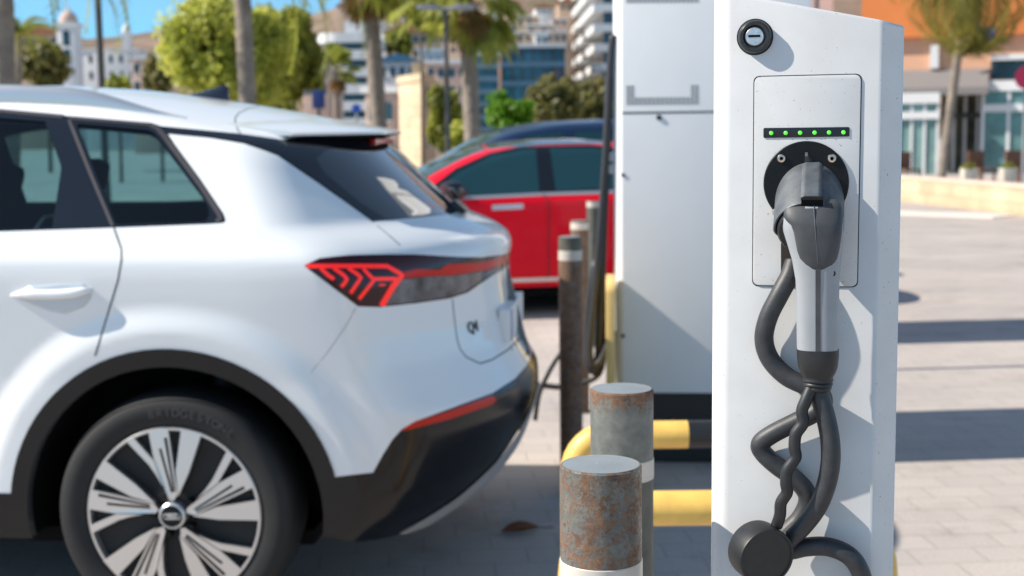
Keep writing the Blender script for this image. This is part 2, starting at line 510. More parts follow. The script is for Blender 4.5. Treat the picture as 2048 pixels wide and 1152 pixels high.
# ------------------------------------------------------------------ ground
def ground():
    vs = [(-900, -300, 0), (900, -300, 0), (900, 1500, 0), (-900, 1500, 0)]
    o = new_mesh('pavement', vs, [(0, 1, 2, 3)], MT['pavers'])
    tag(o, kind='structure')
ground()

# ------------------------------------------------------------------ the charging post in front
AX_OUT = Matrix.Rotation(R(90), 4, 'X')                 # lathe axis +z -> local -y (out of the face)

class Face:
    """local frame of an upright face; px(x, y, w) gives the local point w metres in front of it"""
    def __init__(s, px, py, Y, rz):
        a = at(px, py, Y)
        s.loc = Vector((a.x, a.y, 0)); s.rz = rz
        s.inv = (Matrix.Translation(s.loc) @ Matrix.Rotation(rz, 4, 'Z')).inverted()
        s.c = s.inv @ Vector(CAM)
        s.rot = Matrix.Rotation(-rz, 3, 'Z')
    def px(s, x, y, w=0.0):
        d = s.rot @ Vector(ray(x, y))
        t = (-w - s.c.y) / d.y
        return s.c + d * t

def rounded(pts, r, n=5):
    """round the corners of a 2-D polygon"""
    out = []
    k = len(pts)
    for i in range(k):
        p0, p, p1 = Vector(pts[i - 1]), Vector(pts[i]), Vector(pts[(i + 1) % k])
        a = (p0 - p).normalized(); b = (p1 - p).normalized()
        half = a.angle(b) / 2
        d = min(r / math.tan(half), (p0 - p).length * .49, (p1 - p).length * .49)
        A, B = p + a * d, p + b * d
        for j in range(n + 1):
            t = j / n
            out.append(tuple(A * (1 - t) ** 2 + p * 2 * t * (1 - t) + B * t * t))
    return out

PF = Face(1612, 365, 1.5, R(-13.5))
post = thing('charging_post', 'white charging post in the foreground with six green lights, round lock and black socket', 'charging post', PF.loc, PF.rz)

def build_post():
    P = PF.px
    xL = P(1424, 300).x; xF = P(1757, 500).x
    xR = xF + 0.0235
    # sloping top
    a, b = P(1540, 0), P(1770, 39)
    sl_ = (b.z - a.z) / (b.x - a.x)
    ztop = lambda x: a.z + (x - a.x) * sl_
    plan = []
    rad = 0.021
    for j in range(9):
        t = R(180 + 90 * j / 8)
        plan.append((xL + rad + rad * math.cos(t), rad + rad * math.sin(t)))
    plan += [(xF - 0.004, 0.0), (xF - 0.001, 0.0006), (xF + 0.002, 0.002), (xR - 0.003, 0.0195), (xR - 0.0006, 0.0228), (xR, 0.026), (xR, 0.052), (xL, 0.052)]
    m = MB()
    rings = []
    for k, (ins, dz) in enumerate(((0, None), (0, -0.004), (0.0012, -0.001), (0.004, 0.0))):
        ring = []
        for (x, y) in plan:
            cx, cy = (xL + xR) / 2, 0.03
            fx = x + (ins if x < cx else -ins); fy = y + (ins if y < 0.03 else 0)
            ring.append((fx, fy, 0.045 if dz is None else ztop(x) + dz))
        rings.append(ring)
    m.loft(rings)
    m.build('front_cover', MT['post'], post, angle=28)
    # rear housing behind a shadow gap, standing a little proud on the left
    m = MB(); m.prism([(xL - 0.0035, 0.045), (xR - 0.002, 0.045), (xR - 0.002, ztop(xR) - 0.03), (xL - 0.0035, ztop(xL) - 0.03)], lambda p, k: (p[0], 0.235 if k else 0.056, p[1]))
    m.build('rear_housing', MT['cabinet'], post, bevel=0.004)
    m = MB(); m.box(xL + 0.003, xR - 0.004, 0.051, 0.057, 0.05, ztop(xR) - 0.02)
    m.build('gap_shade', MT['stripe_black'], post)  # black box put in for the shade inside the open gap
    for (y0, y1) in ((-60, 96), (405, 520), (640, 900)):
        p0, p1 = P(1421, y0), P(1421, y1)
        m = MB(); m.box(xL - 0.0025, xL + 0.0012, 0.0522, 0.0555, p1.z, p0.z)
        m.build('edge_strip', MT['chrome'], post)
    m = MB(); m.box(xL - 0.02, xR + 0.01, -0.01, 0.25, 0.0, 0.045)
    m.build('base_plate', MT['silver'], post, bevel=0.004)
    # access panel: plate over a dark seam
    cor = [P(1507, 152), P(1724, 147), P(1716, 575), P(1504, 572)]
    def outline(grow):
        c = [(p.x, p.z) for p in cor]
        cx = sum(p[0] for p in c) / 4; cz = sum(p[1] for p in c) / 4
        return rounded([(x + (grow if x > cx else -grow), z + (grow if z > cz else -grow)) for x, z in c], 0.0075, 6)
    m = MB(); m.prism(outline(0.0), lambda p, k: (p[0], -0.0004 if k else 0.004, p[1]))
    m.build('panel_seam', MT['seam'], post)
    m = MB(); o_ = outline(-0.0011)
    n = len(o_)
    m.prism(o_, lambda p, k: (p[0], -0.0016 if k else 0.004, p[1]))
    m.build('access_panel', MT['post'], post, bevel=0.0005)
    m = MB()
    q = [(1562, 486), (1569, 476), (1600, 474), (1602, 540), (1580, 556), (1570, 557), (1562, 548)]
    q = rounded([(P(*t).x, P(*t).z) for t in q], 0.004, 3)
    m.prism(q, lambda p, k: (p[0], -0.0021 if k else 0.003, p[1]))
    m.build('cable_opening', MT['hole'], post)
    # lock
    c = P(1510, 74)
    T_ = Matrix.Translation(c) @ AX_OUT
    m = MB(); m.lathe([(0.0200, -.002), (0.0200, 0.0003), (0.0176, 0.0003), (0.0176, -.002)], 48, T_, close=True)
    m.build('lock_shade_ring', MT['seam'], post, angle=40)  # flat dark ring painted in for the shaded dish round the lock
    m = MB(); m.lathe([(0.0182, -0.003), (0.0182, 0.004), (0.0174, 0.0075), (0.0155, 0.009), (0.0128, 0.0088), (0.0112, 0.0066), (0.0112, 0.004), (0, 0.004)], 48, T_)
    lk = m.build('lock', MT['lock_black'], post, angle=40)
    m = MB(); m.lathe([(0.0102, 0.003), (0.0102, 0.0076), (0.0094, 0.0084), (0, 0.0084)], 28, T_)
    cy = m.build('lock_cylinder', MT['lock_face'], lk, angle=40)
    m = MB(); cc = c + Vector((0.0, -0.0087, 0.0005))
    m.box(cc.x - 0.0068, cc.x + 0.0062, cc.y - 0.0002, cc.y + 0.002, cc.z - 0.0013, cc.z + 0.0013)
    m.build('keyhole', MT['matt_black'], lk)
    # light strip
    c4 = [P(1527, 256), P(1699, 254), P(1699, 273), P(1527, 276)]
    m = MB(); m.prism(rounded([(p.x, p.z) for p in c4], 0.0015, 3), lambda p, k: (p[0], -0.0026 if k else 0.002, p[1]))
    st = m.build('light_strip', MT['led_strip'], post, bevel=0.0004)
    for i in range(6):
        c = P(1542.5 + 28.9 * i, 266.2 - 0.3 * i, 0.0026)
        m = MB(); m.lathe([(0.0023, 0), (0.0022, 0.0008), (0.0015, 0.0016), (0, 0.0019)], 16, Matrix.Translation(c) @ AX_OUT)
        m.build('led', MT['led'], st, smooth=True)
    # socket
    c = P(1612, 366)
    m = MB(); m.lathe([(0.0463, 0.0), (0.0463, 0.0035), (0.0452, 0.0048), (0, 0.0048)], 64, Matrix.Translation(c) @ AX_OUT)
    so_ = m.build('socket_plate', MT['socket_black'], post, angle=30)
    for q in ((1563, 317), (1664, 317), (1554, 424), (1668, 424)):
        c = P(q[0], q[1], 0.0046)
        m = MB()
        m.lathe([(0.0052, 0), (0.0052, 0.0014), (0.0042, 0.0031), (0.0024, 0.0034), (0.0022, 0.0012), (0, 0.0012)], 20, Matrix.Translation(c) @ AX_OUT)
        bo = m.build('bolt', MT['steel_worn'], so_, angle=50)
        m = MB(); m.lathe([(0.0021, 0.0013), (0, 0.0013)], 6, Matrix.Translation(c) @ AX_OUT)
        m.build('hex_recess', MT['matt_black'], bo)
    # collar: the tilted outlet
    dlt = R(33)
    cc = P(1619, 400)
    Tc = Matrix.Translation(cc) @ Matrix.Rotation(R(90) + dlt, 4, 'X')
    m = MB()
    r0, r1 = 0.0375, 0.0345
    m.lathe([(r0, -0.03), (r0, 0.0545), (r0 - 0.0008, 0.056), (r1 + 0.0008, 0.056), (r1, 0.0545), (r1, 0.01)], 72, Tc)
    Ti = Tc.inverted()
    nv = []
    for v in m.v:                            # the lower half is flatter than the upper
        q = Ti @ Vector(v)
        if q.y < 0: q.y *= 0.45
        nv.append(tuple(Tc @ q))
    m.v = nv
    m.build('collar', MT['collar'], so_, angle=35)
    m = MB(); m.lathe([(r1 + 0.001, 0.012), (0, 0.012)], 40, Tc)
    m.build('socket_core', MT['matt_black'], so_)
    # latch housing along the top of the collar (in collar frame: local y -> up)
    x0 = P(1603, 350, .03).x - cc.x; x1 = P(1644, 350, .03).x - cc.x
    m = MB()
    m.prism([(x0, r0 - 0.004), (x1, r0 - 0.004), (x1, r0 + 0.003), (x1 - 0.003, r0 + 0.0055), (x0 + 0.004, r0 + 0.0055), (x0, r0 + 0.003)],
            lambda p, k: Tc @ Vector((p[0], p[1], 0.052 if k else -0.012)))
    m.build('latch_housing', MT['collar'], so_, bevel=0.0012)
    m = MB()
    xm = x0 + 0.004
    m.prism([(xm - 0.0015, r0), (xm + 0.008, r0), (xm + 0.0035, r0 + 0.0085), (xm + 0.002, r0 + 0.0125), (xm - 0.001, r0 + 0.0125)],
            lambda p, k: Tc @ Vector((p[0], p[1], -0.0125 if k else -0.02)))
    m.build('latch_fin', MT['collar'], so_)
    m = MB(); m.box(x0 + 0.001, x1 + 0.002, r0 - 0.009, r0 + 0.0035, 0.050, 0.0565, Tc)
    m.build('latch_slot', MT['matt_black'], so_)
    m = MB(); m.box(x0 + 0.005, x1 - 0.003, r0 - 0.0085, r0 - 0.0045, 0.052, 0.0605, Tc)
    m.build('latch_tongue', MT['handle_grey'], so_, bevel=0.0007)
build_post()

def sring(face, py, xl, xr, wc, b, ex=2.5, n=28, tilt=0.0):
    """superellipse slice of the plug, from its left and right edges in the photo"""
    p0, p1 = face.px(xl, py, wc), face.px(xr, py, wc)
    cx, a, z = (p0.x + p1.x) / 2, abs(p1.x - p0.x) / 2, (p0.z + p1.z) / 2
    out = []
    for j in range(n):
        t = 2 * PI * j / n
        c, s_ = math.cos(t), math.sin(t)
        xx = a * math.copysign(abs(c) ** (2 / ex), c); yy = b * math.copysign(abs(s_) ** (2 / ex), s_)
        out.append((cx + xx, -wc + yy, z - tilt * yy))
    return out

plug = thing('charging_plug', 'grey and black charging plug with looping black cables, hanging in the white post socket', 'charging plug', PF.loc, PF.rz)

def build_plug():
    P = PF.px
    m = MB()
    m.loft([sring(PF, *a) for a in ((424, 1568, 1682, .050, .016, 2.3), (436, 1563, 1687, .049, .022, 2.4), (462, 1566, 1687, .048, .0235, 2.5), (490, 1575, 1685, .047, .0235, 2.6), (520, 1584, 1682, .046, .023, 2.7),
                                    (560, 1591, 1679, .045, .0225, 2.8), (620, 1592.5, 1678, .044, .022, 2.8), (690, 1593.5, 1677, .043, .0212, 2.8), (706, 1594, 1677, .043, .021, 2.8))])
    m.build('handle', MT['handle_grey'], plug, angle=50)
    m = MB()
    m.loft([sring(PF, *a) for a in ((395, 1600, 1656, .044, .006, 2.2), (398, 1583, 1671, .047, .009, 2.3), (405, 1573, 1681, .0510, .012, 2.5), (418, 1567, 1685, .0550, .0140, 2.8), (434, 1567, 1686, .0575, .0145, 3.0), (442, 1573, 1686, .0590, .0148, 3.2), (450, 1581, 1685, .0597, .0148, 3.4), (464, 1586, 1684, .0600, .0148, 3.5), (480, 1589, 1682, .0595, .0146, 3.5),
                                    (500, 1592, 1679, .0582, .014, 3.3), (516, 1597, 1675, .0582, .0135, 3.0), (528, 1604, 1669, .0575, .013, 2.6), (536, 1613, 1660, .0568, .0124, 2.4), (541, 1626, 1648, .056, .0115, 2.2))])
    g = m.build('grip_shell', MT['grip'], plug, angle=60)
    # moulding ridge down the middle of the shell
    rows = [(404, 1628, .0605), (411, 1628, .0658), (418, 1628, .0698), (434, 1629, .0722), (450, 1630, .0746), (464, 1631, .0749), (480, 1632, .0742), (500, 1634, .0723), (516, 1635, .0718), (528, 1636, .0706)]
    m = MB(); m.tube(smooth_path([P(x, y, w_ - .0002) for y, x, w_ in rows], 5), 0.0005, 6); m.build('ridge', MT['collar'], g, smooth=True)
    # dark head inside the collar
    Tc = Matrix.Translation(P(1619, 400)) @ Matrix.Rotation(R(123), 4, 'X')
    m = MB(); m.lathe([(0.0325, 0.014), (0.0335, 0.056), (0.031, 0.060), (0.0, 0.062)], 40, Tc)
    m.build('plug_head', MT['rubber'], plug, angle=40)
    # dark seam strip down the front of the handle
    m = MB()
    rows = [(532, .0694), (560, .0684), (620, .0664), (690, .0647), (704, .0645)]
    L_ = [P(1631, y, w_) for y, w_ in rows]; R_ = [P(1641, y, w_) for y, w_ in rows]
    vs = L_ + R_ + [v + Vector((0, .004, 0)) for v in L_ + R_]
    n = len(rows)
    fs = []
    for i in range(n - 1):
        fs += [(i, i + 1, n + i + 1, n + i), (i, 2 * n + i, 2 * n + i + 1, i + 1), (n + i, n + i + 1, 3 * n + i + 1, 3 * n + i)]
    m.add(vs, fs)
    m.build('seam_strip', MT['grip'], plug)
    c = P(1665, 547, .0632)
    m = MB(); m.lathe([(0.0033, -.004), (0.0033, 0.0008), (0.0022, 0.001), (0.002, -0.001), (0, -0.001)], 14, Matrix.Translation(c) @ AX_OUT)
    m.build('screw', MT['matt_black'], plug, angle=40)
    # rubber boot with rings
    m = MB()
    m.loft([sring(PF, *a) for a in ((697, 1593, 1678, .043, .0218, 2.7), (712, 1593.5, 1678, .043, .0218, 2.6), (732, 1596, 1676, .0425, .021, 2.5), (744, 1600, 1672, .042, .0195, 2.4), (750, 1604, 1668, .042, .018, 2.3), (755, 1606, 1666, .042, .0165, 2.2),
                                    (758, 1604, 1667, .042, .0172, 2.2), (761, 1604, 1667, .042, .0172, 2.2), (763, 1608, 1664, .042, .0155, 2.2), (766, 1605, 1666, .042, .0168, 2.2), (769, 1605, 1666, .042, .0168, 2.2), (771, 1609, 1663, .042, .015, 2.2),
                                    (774, 1607, 1664, .042, .016, 2.2), (779, 1609, 1662, .042, .0152, 2.2), (782, 1614, 1658, .042, .0125, 2.2))])
    m.build('boot', MT['rubber'], plug, angle=60)
    # cables
    def cable(pts, r, name='cable', mt='cable'):
        m = MB(); m.tube(smooth_path([P(*q) for q in pts], 8), r, 16)
        return m.build(name, MT[mt], plug, smooth=True)
    cable([(1588, 525, .004), (1579, 552, .012), (1560, 588, .018), (1537, 634, .019), (1528, 678, .017), (1540, 718, .016), (1572, 752, .018), (1612, 772, .022), (1640, 788, .024), (1646, 806, .022), (1628, 826, .020), (1590, 845, .019), (1545, 868, .018), (1521, 887, .016),
           (1526, 905, .015), (1552, 930, .016), (1590, 958, .018), (1613, 985, .019), (1614, 1010, .019), (1598, 1040, .020), (1574, 1064, .022), (1562, 1086, .022), (1578, 1100, .022), (1612, 1094, .023), (1652, 1093, .026), (1690, 1106, .028), (1714, 1130, .027), (1727, 1168, .022), (1730, 1230, .014), (1700, 1290, .012)], 0.0107)
    cable([(1636, 770, .042), (1641, 796, .043), (1652, 836, .045), (1660, 880, .047), (1661, 925, .047), (1652, 972, .045), (1634, 1015, .041), (1606, 1052, .036), (1572, 1086, .030), (1548, 1130, .024), (1538, 1190, .02), (1545, 1260, .016)], 0.0107)
    # twisted strap and cap
    cable([(1622, 776, .050), (1612, 800, .053), (1604, 822, .054), (1606, 846, .055), (1592, 868, .055), (1589, 894, .055), (1591, 915, .055), (1575, 940, .055), (1572, 966, .055), (1574, 985, .054), (1562, 1006, .052), (1560, 1030, .05), (1553, 1052, .047)], 0.0066, 'cap_strap', 'rubber')
    c = P(1507, 1094, .036)
    d = Vector((0.50, -0.86, -0.08)).normalized()
    Tq = Matrix.Translation(c) @ d.to_track_quat('Z', 'Y').to_matrix().to_4x4()
    m = MB(); m.lathe([(0.0, 0.0), (0.030, 0.0), (0.0325, 0.002), (0.033, 0.005), (0.033, 0.0315), (0.0322, 0.0335), (0.0296, 0.0338), (0.0290, 0.0325), (0.0, 0.0325)], 56, Tq)
    m.build('dust_cap', MT['rubber'], plug, angle=35)
build_plug()

# ------------------------------------------------------------------ bollards
def bollard(px, pytop, Y, label, band, m_up, m_low, rad=0.0465, rz=0.0):
    c = at(px, pytop, Y)
    h = c.z
    t = thing('bollard', label, 'bollard', (c.x, c.y, 0), rz, 'steel bollards beside the charging bays')
    b0, b1 = band
    m = MB(); m.lathe([(rad, b1), (rad, h - 0.0025), (rad - 0.0022, h - 0.0002)], 48); m.build('upper_tube', m_up, t, angle=30)
    m = MB(); m.lathe([(0, h), (rad - 0.004, h), (rad - 0.0018, h - 0.0004)][::-1], 48); m.build('cap', MT['bollard_top'], t, angle=30)
    m = MB(); m.lathe([(rad + 0.0001, b0), (rad + 0.0009, b0 + .001), (rad + 0.0009, b1 - 0.001), (rad + 0.0001, b1)], 48); m.build('band', MT['band_white'], t, angle=30)
    m = MB(); m.lathe([(rad, 0.0), (rad, b0)], 48); m.build('lower_tube', m_low, t, angle=30)
    return t
h1 = at(1201, 927, 1.5).z
bollard(1201.5, 927, 1.5, 'heavily rusted bollard with a blue grey top, nearest one, left of the white post', (at(1201, 1190, 1.455).z, at(1201, 1141, 1.455).z), MT['rust_heavy'], MT['bollard_paint'])
bollard(1243.5, 776, 1.96, 'grey bollard with rust only around its rim, standing just behind the rusted one', (at(1243, 969, 1.915).z, at(1243, 929, 1.915).z), MT['rust_light'], MT['bollard_paint'], rz=1.0)
bollard(1140, 473, 5.4, 'grey bollard with a white band, nearest one right of the white car bumper', (1.0 - .045, 1.0 - .005), MT['bollard_paint'], MT['rust_mid'], rz=2.0)
bollard(1159, 441, 7.0, 'brownish bollard with a white band, just behind the one by the bumper', (.965, 1.0), MT['rust_mid'], MT['rust_mid'], rz=.5)
bollard(1187, 405, 9.2, 'farthest grey bollard, half hidden by hanging black cables before the red door', (.96, 1.0), MT['bollard_paint'], MT['bollard_paint'], rz=3.0)

# ------------------------------------------------------------------ rapid charger behind the post
CF = Face(1320, 600, 5.86, R(-5.8))
charger = thing('rapid_charger', 'tall white rapid charger cabinet with punched vents, standing behind the white post', 'charger cabinet', CF.loc, CF.rz)
def build_charger():
    P = CF.px
    xl = P(1244, 500).x; zb = P(1320, 786).z
    wd, dp, zt = 0.80, 0.92, 2.32
    x0, x1 = xl - 0.036, xl + wd
    plan = [(xl, 0), (x1, 0), (x1, dp), (x0, dp), (x0, 0.035)]
    m = MB(); m.prism([p for p in plan][::-1], lambda p, k: (p[0], p[1], zt if k else zb))
    m.build('body', MT['cabinet'], charger, bevel=0.006)
    m = MB(); m.box(x0 + 0.03, x1 - 0.03, 0.03, dp - 0.03, 0, zb)
    m.build('plinth', MT['stripe_black'], charger)
    m = MB(); m.box(x0 - 0.01, x1 + 0.01, -0.01, dp + 0.01, zt, zt + 0.06); m.build('roof', MT['cabinet'], charger, bevel=0.01)
    # seam between the doors
    z = P(1320, 225).z
    m = MB(); m.box(xl + 0.002, x1 - 0.01, -0.0008, 0.004, z - 0.004, z + 0.004); m.build('door_seam', MT['seam'], charger)
    s_ = P(1318, 235)
    m = MB(); m.lathe([(0.012, 0), (0.011, 0.006), (0, 0.007)], 14, Matrix.Translation(s_) @ AX_OUT); m.build('lock', MT['seam'], charger)
    for q in ((1238, 350), (1238, 672)):
        s_ = P(q[0] + 8, q[1]); m = MB(); m.lathe([(0.009, 0), (0.008, 0.004), (0, 0.005)], 12, Matrix.Translation(s_) @ AX_OUT); m.build('bolt', MT['seam'], charger)
    def vent(rows):
        m = MB()
        for (x, y) in rows:
            c = P(x, y); h = 0.0062
            m.box(c.x - h, c.x + h, -0.0012, 0.003, c.z - h, c.z + h)
        m.build('vent', MT['vent'], charger)
    g = []
    for r_ in range(5):
        for c_ in range(17):
            if r_ >= 3 or c_ < 2 or c_ >= 15:
                g.append((1255.5 + 8.6 * c_, 174 + 8.0 * r_ - c_ * 0.07))
    vent(g)
    vent([(1255.5 + 8.6 * c_, -22 + 8.0 * r_ - c_ * 0.07) for r_ in range(4) for c_ in range(17)])
    # white connector holders on the left side
    m = MB()
    for (ya, yb) in ((306, 323), (329, 347)):
        a, b = P(1208, ya, -0.06), P(1232, yb, -0.06)
        m.box(a.x, x0 + 0.01, 0.05, 0.13, b.z, a.z)
    m.build('connector_holder', MT['plate_white'], charger, bevel=0.008)
    # hanging cables
    def cb(pts, r, w_):
        m = MB(); m.tube(smooth_path([P(x, y, w_) for x, y in pts], 6), r, 10); m.build('cable', MT['cable'], charger, smooth=True)
    cb([(1226, 70), (1221, 120), (1216, 220), (1210, 330), (1200, 470), (1189, 590), (1180, 680), (1183, 728), (1200, 722), (1216, 690), (1226, 660)], 0.016, -0.03)
    cb([(1219, 150), (1213, 300), (1207, 440), (1203, 570), (1200, 660), (1196, 720), (1188, 742), (1176, 720), (1178, 620), (1192, 520)], 0.019, -0.06)
    cb([(1214, 350), (1208, 470), (1206, 590), (1208, 680), (1200, 745), (1160, 768), (1118, 774), (1080, 772), (1060, 790)], 0.013, -0.06)
    cb([(1135, 690), (1112, 720), (1094, 752), (1078, 790), (1070, 840)], 0.011, 0.02)
build_charger()

# yellow guard post by the charger
def guard():
    a, b = at(1213, 556, 5.70), at(1231, 556, 5.70)
    t = thing('guard_post', 'yellow steel guard post with rounded top at the left corner of the tall charger', 'guard post', ((a.x + b.x) / 2, 5.73, 0), R(-4.4))
    hw = (b.x - a.x) / 2
    zt_, rr_, hd_ = a.z, .05, .175  # plate made deep so its shadow falls across the charger's front
    prof = [(-hd_, 0), (hd_, 0)] + [(hd_ - rr_ + rr_ * math.cos(R(an)), zt_ - rr_ + rr_ * math.sin(R(an))) for an in range(0, 91, 15)] + [(-hd_ + rr_ + rr_ * math.cos(R(an)), zt_ - rr_ + rr_ * math.sin(R(an))) for an in range(90, 181, 15)]
    m = MB(); m.prism(prof, lambda p, k: (hw if k else -hw, p[0], p[1])); m.build('plate', MT['cream_yellow'], t, bevel=0.005)
    m = MB(); m.box(-.05, .05, -.2, .2, 0, .012); m.build('foot', MT['stripe_black'], t)
guard()

# hoop barriers
def hoop(label, Y, pxl, pxr, zc, mats_, r=0.057, bend=0.13):
    xl = (pxl - 1024) / F * Y + r; xr = (pxr - 1024) / F * Y - r
    t = thing('hoop_barrier', label, 'hoop barrier', (xl, Y, 0), 0, 'yellow hoop barriers around the rapid charger')
    W_ = xr - xl
    path = [(0, 0, 0), (0, 0, zc - bend)]
    for k in range(1, 9):
        an = R(180 - 90 * k / 8); path.append((bend + bend * math.cos(an), 0, zc - bend + bend * math.sin(an)))
    end = [(W_ - bend + bend * math.cos(R(90 - 90 * k / 8)), 0, zc - bend + bend * math.sin(R(90 - 90 * k / 8))) for k in range(0, 9)] + [(W_, 0, 0)]
    if mats_ is None:
        m = MB(); m.tube(path + end, r, 20); m.build('tube', MT['yellow'], t, angle=50)
    else:
        cut, gap = mats_
        m = MB(); m.tube(path + [(cut - xl, 0, zc)], r, 20); m.build('tube', MT['yellow'], t, angle=50)
        x = cut - xl
        k = 0
        while x < W_ - bend - gap:
            m = MB(); m.tube([(x, 0, zc), (x + gap, 0, zc)], r, 20); m.build('stripe', MT['stripe_black' if k % 2 == 0 else 'yellow'], t, angle=50)
            x += gap; k += 1
        m = MB(); m.tube([(x, 0, zc)] + end, r, 20); m.build('tube', MT['yellow'], t, angle=50)
    for xx in (0, W_):
        m = MB(); m.box(xx - .08, xx + .08, -.08, .08, 0, .012); m.build('foot', MT['stripe_black'], t)
hoop('plain yellow hoop barrier, the nearer one, its bend showing right of the white post', 2.85, 1112, 1812, at(1360, 1016, 2.85).z, None, r=.038, bend=0.15)
hoop('yellow hoop barrier with black stripes on its bar, right below the tall charger', 3.6, 1119, 1740, at(1345, 869, 3.6).z, ((1378 - 1024) / F * 3.6, 0.20), r=0.038, bend=0.10)

# shadow casters standing out of sight behind the post
def hidden_things():
    c2 = copy_tree(charger)
    c2.location = (1.32, 9.15, 0)
    c2['label'] = 'white charger cabinet farther back, hidden by the white post but for its long shadow'
    for o in (charger, c2): o['group'] = 'rapid chargers in the row'
    t = thing('sign_pole', 'thin grey sign pole hidden by the white post, drawing a thin shadow on the paving', 'sign pole', (1.40, 8.08, 0))
    m = MB(); m.lathe([(0.028, 0), (0.028, 2.6), (0, 2.6)], 14); m.build('pole', MT['silver'], t, angle=40)
    m = MB(); m.box(-.1, .1, -.032, -.028, 2.2, 2.55); m.build('sign_plate', MT['plate_white'], t)
hidden_things()

def litter():
    c = gnd(1040, 1066)
    t = thing('dry_leaf', 'curled brown leaf lying on the shaded paving under the car tail', 'leaf', (c.x, c.y, 0), R(20))
    vs, fs = [], []
    n = 10
    for i in range(n + 1):
        u = i / n; wv = 0.032 * math.sin(PI * min(1, u * .95 + .05)) ** .8
        for k in (-1, 0, 1):
            vs.append((u * .15 - .07, k * wv, 0.008 + 0.028 * abs(k) * math.sin(PI * u) + 0.02 * (u - .5) ** 2))
    for i in range(n):
        for k in range(2):
            fs.append((i * 3 + k, i * 3 + k + 1, i * 3 + k + 4, i * 3 + k + 3))
    o = new_mesh('blade', vs, fs, mat('leaf_brown', (0.22, 0.07, 0.025), .7), t, True)
    md = o.modifiers.new('s', 'SOLIDIFY'); md.thickness = 0.002
    m = MB(); m.tube([(.08, 0, .012), (.11, .01, .006), (.14, .015, .004)], .002, 6); m.build('stalk', mat('leaf_stalk', (0.10, 0.04, 0.02), .7), t)
litter()

# ------------------------------------------------------------------ cars: one smooth shell per car, cut into its panels
def prof(knots, s=0.0, n=1601):
    k = np.array(sorted(knots), float)
    lo, hi = k[0, 0] - 0.4, k[-1, 0] + 0.4
    xs = np.linspace(lo, hi, n)
    ys = np.interp(xs, k[:, 0], k[:, 1])
    if s > 0:
        h = (hi - lo) / (n - 1)
        r_ = int(3 * s / h) + 1
        ker = np.exp(-0.5 * (np.arange(-r_, r_ + 1) * h / s) ** 2); ker /= ker.sum()
        ys = np.convolve(np.pad(ys, r_, mode='edge'), ker, mode='valid')
    return lambda v: np.interp(v, xs, ys)

def smax(a, b, k):
    h = np.maximum(k - np.abs(a - b), 0) / k
    return np.maximum(a, b) + h * h * k * 0.25

def sstep(t):
    t = np.clip(t, 0, 1)
    return t * t * (3 - 2 * t)

class Shell:
    """the outer skin of a car as the zero level of f(x, y, z); x to the tail, y away from the near side"""
    def __init__(s, f, C, loc, rz):
        s.f = f
        s.C = np.array(C, float)
        s.loc = np.array(loc, float)
        c, n = math.cos(rz), math.sin(rz)
        s.Rm = np.array([[c, n, 0], [-n, c, 0], [0, 0, 1.0]])      # world -> local
        s.cam = s.Rm @ (CAM - s.loc)
    def surf(s, d):
        d = np.asarray(d, float)
        d = d / np.linalg.norm(d, axis=1)[:, None]
        lo = np.full(len(d), 0.05); hi = np.full(len(d), 4.5)
        for _ in range(34):
            mid = (lo + hi) / 2
            ins = s.f(s.C + d * mid[:, None]) < 0
            lo = np.where(ins, mid, lo); hi = np.where(ins, hi, mid)
        return s.C + d * lo[:, None]
    def q_of(s, P):
        d = np.asarray(P, float) - s.C
        d = d / np.linalg.norm(d, axis=1)[:, None]
        a = np.arccos(np.clip(-d[:, 1], -1, 1))
        h = np.hypot(d[:, 0], d[:, 2]) + 1e-12
        return np.stack([d[:, 0] / h * a, d[:, 2] / h * a], 1)
    def d_of(s, q):
        q = np.asarray(q, float)
        a = np.hypot(q[:, 0], q[:, 1])
        k = np.where(a > 1e-9, np.sin(a) / np.maximum(a, 1e-9), 1.0)
        return np.stack([q[:, 0] * k, -np.cos(a), q[:, 1] * k], 1)
    def normal(s, P):
        e = 1e-3
        g = np.stack([(s.f(P + np.array(v) * e) - s.f(P - np.array(v) * e)) for v in ((1, 0, 0), (0, 1, 0), (0, 0, 1))], 1)
        return g / (np.linalg.norm(g, axis=1)[:, None] + 1e-12)
    def hit(s, pts, lo=2.0, hi=8.0, n=700):
        """photo pixels -> points of the skin"""
        out = []
        for px, py in pts:
            d = s.Rm @ ray(px, py)
            t = np.linspace(lo, hi, n)
            v = s.f(s.cam + t[:, None] * d)
            k = np.where(v < 0)[0]
            if len(k) == 0:
                tt = t[np.argmin(v)]
            else:
                a, b = t[max(k[0] - 1, 0)], t[k[0]]
                for _ in range(22):
                    m_ = (a + b) / 2
                    if s.f((s.cam + m_ * d)[None])[0] < 0: b = m_
                    else: a = m_
                tt = b
            out.append(s.cam + tt * d)
        P = np.array(out)
        return s.surf(P - s.C)
    def side(s, pts):
        """(x, z) of the near flank -> points of the skin"""
        out = []
        for x, z in pts:
            lo, hi = -1.3, -0.02
            for _ in range(26):
                m_ = (lo + hi) / 2
                if s.f(np.array([[x, m_, z]]))[0] < 0: hi = m_
                else: lo = m_
            out.append((x, hi, z))
        return np.array(out)

def dens(pts, step):
    pts = [np.array(p, float) for p in pts]
    out = []
    for i in range(len(pts) - 1):
        n = max(1, int(np.linalg.norm(pts[i + 1] - pts[i]) / step))
        out += [pts[i] + (pts[i + 1] - pts[i]) * j / n for j in range(n)]
    return out + [pts[-1]]

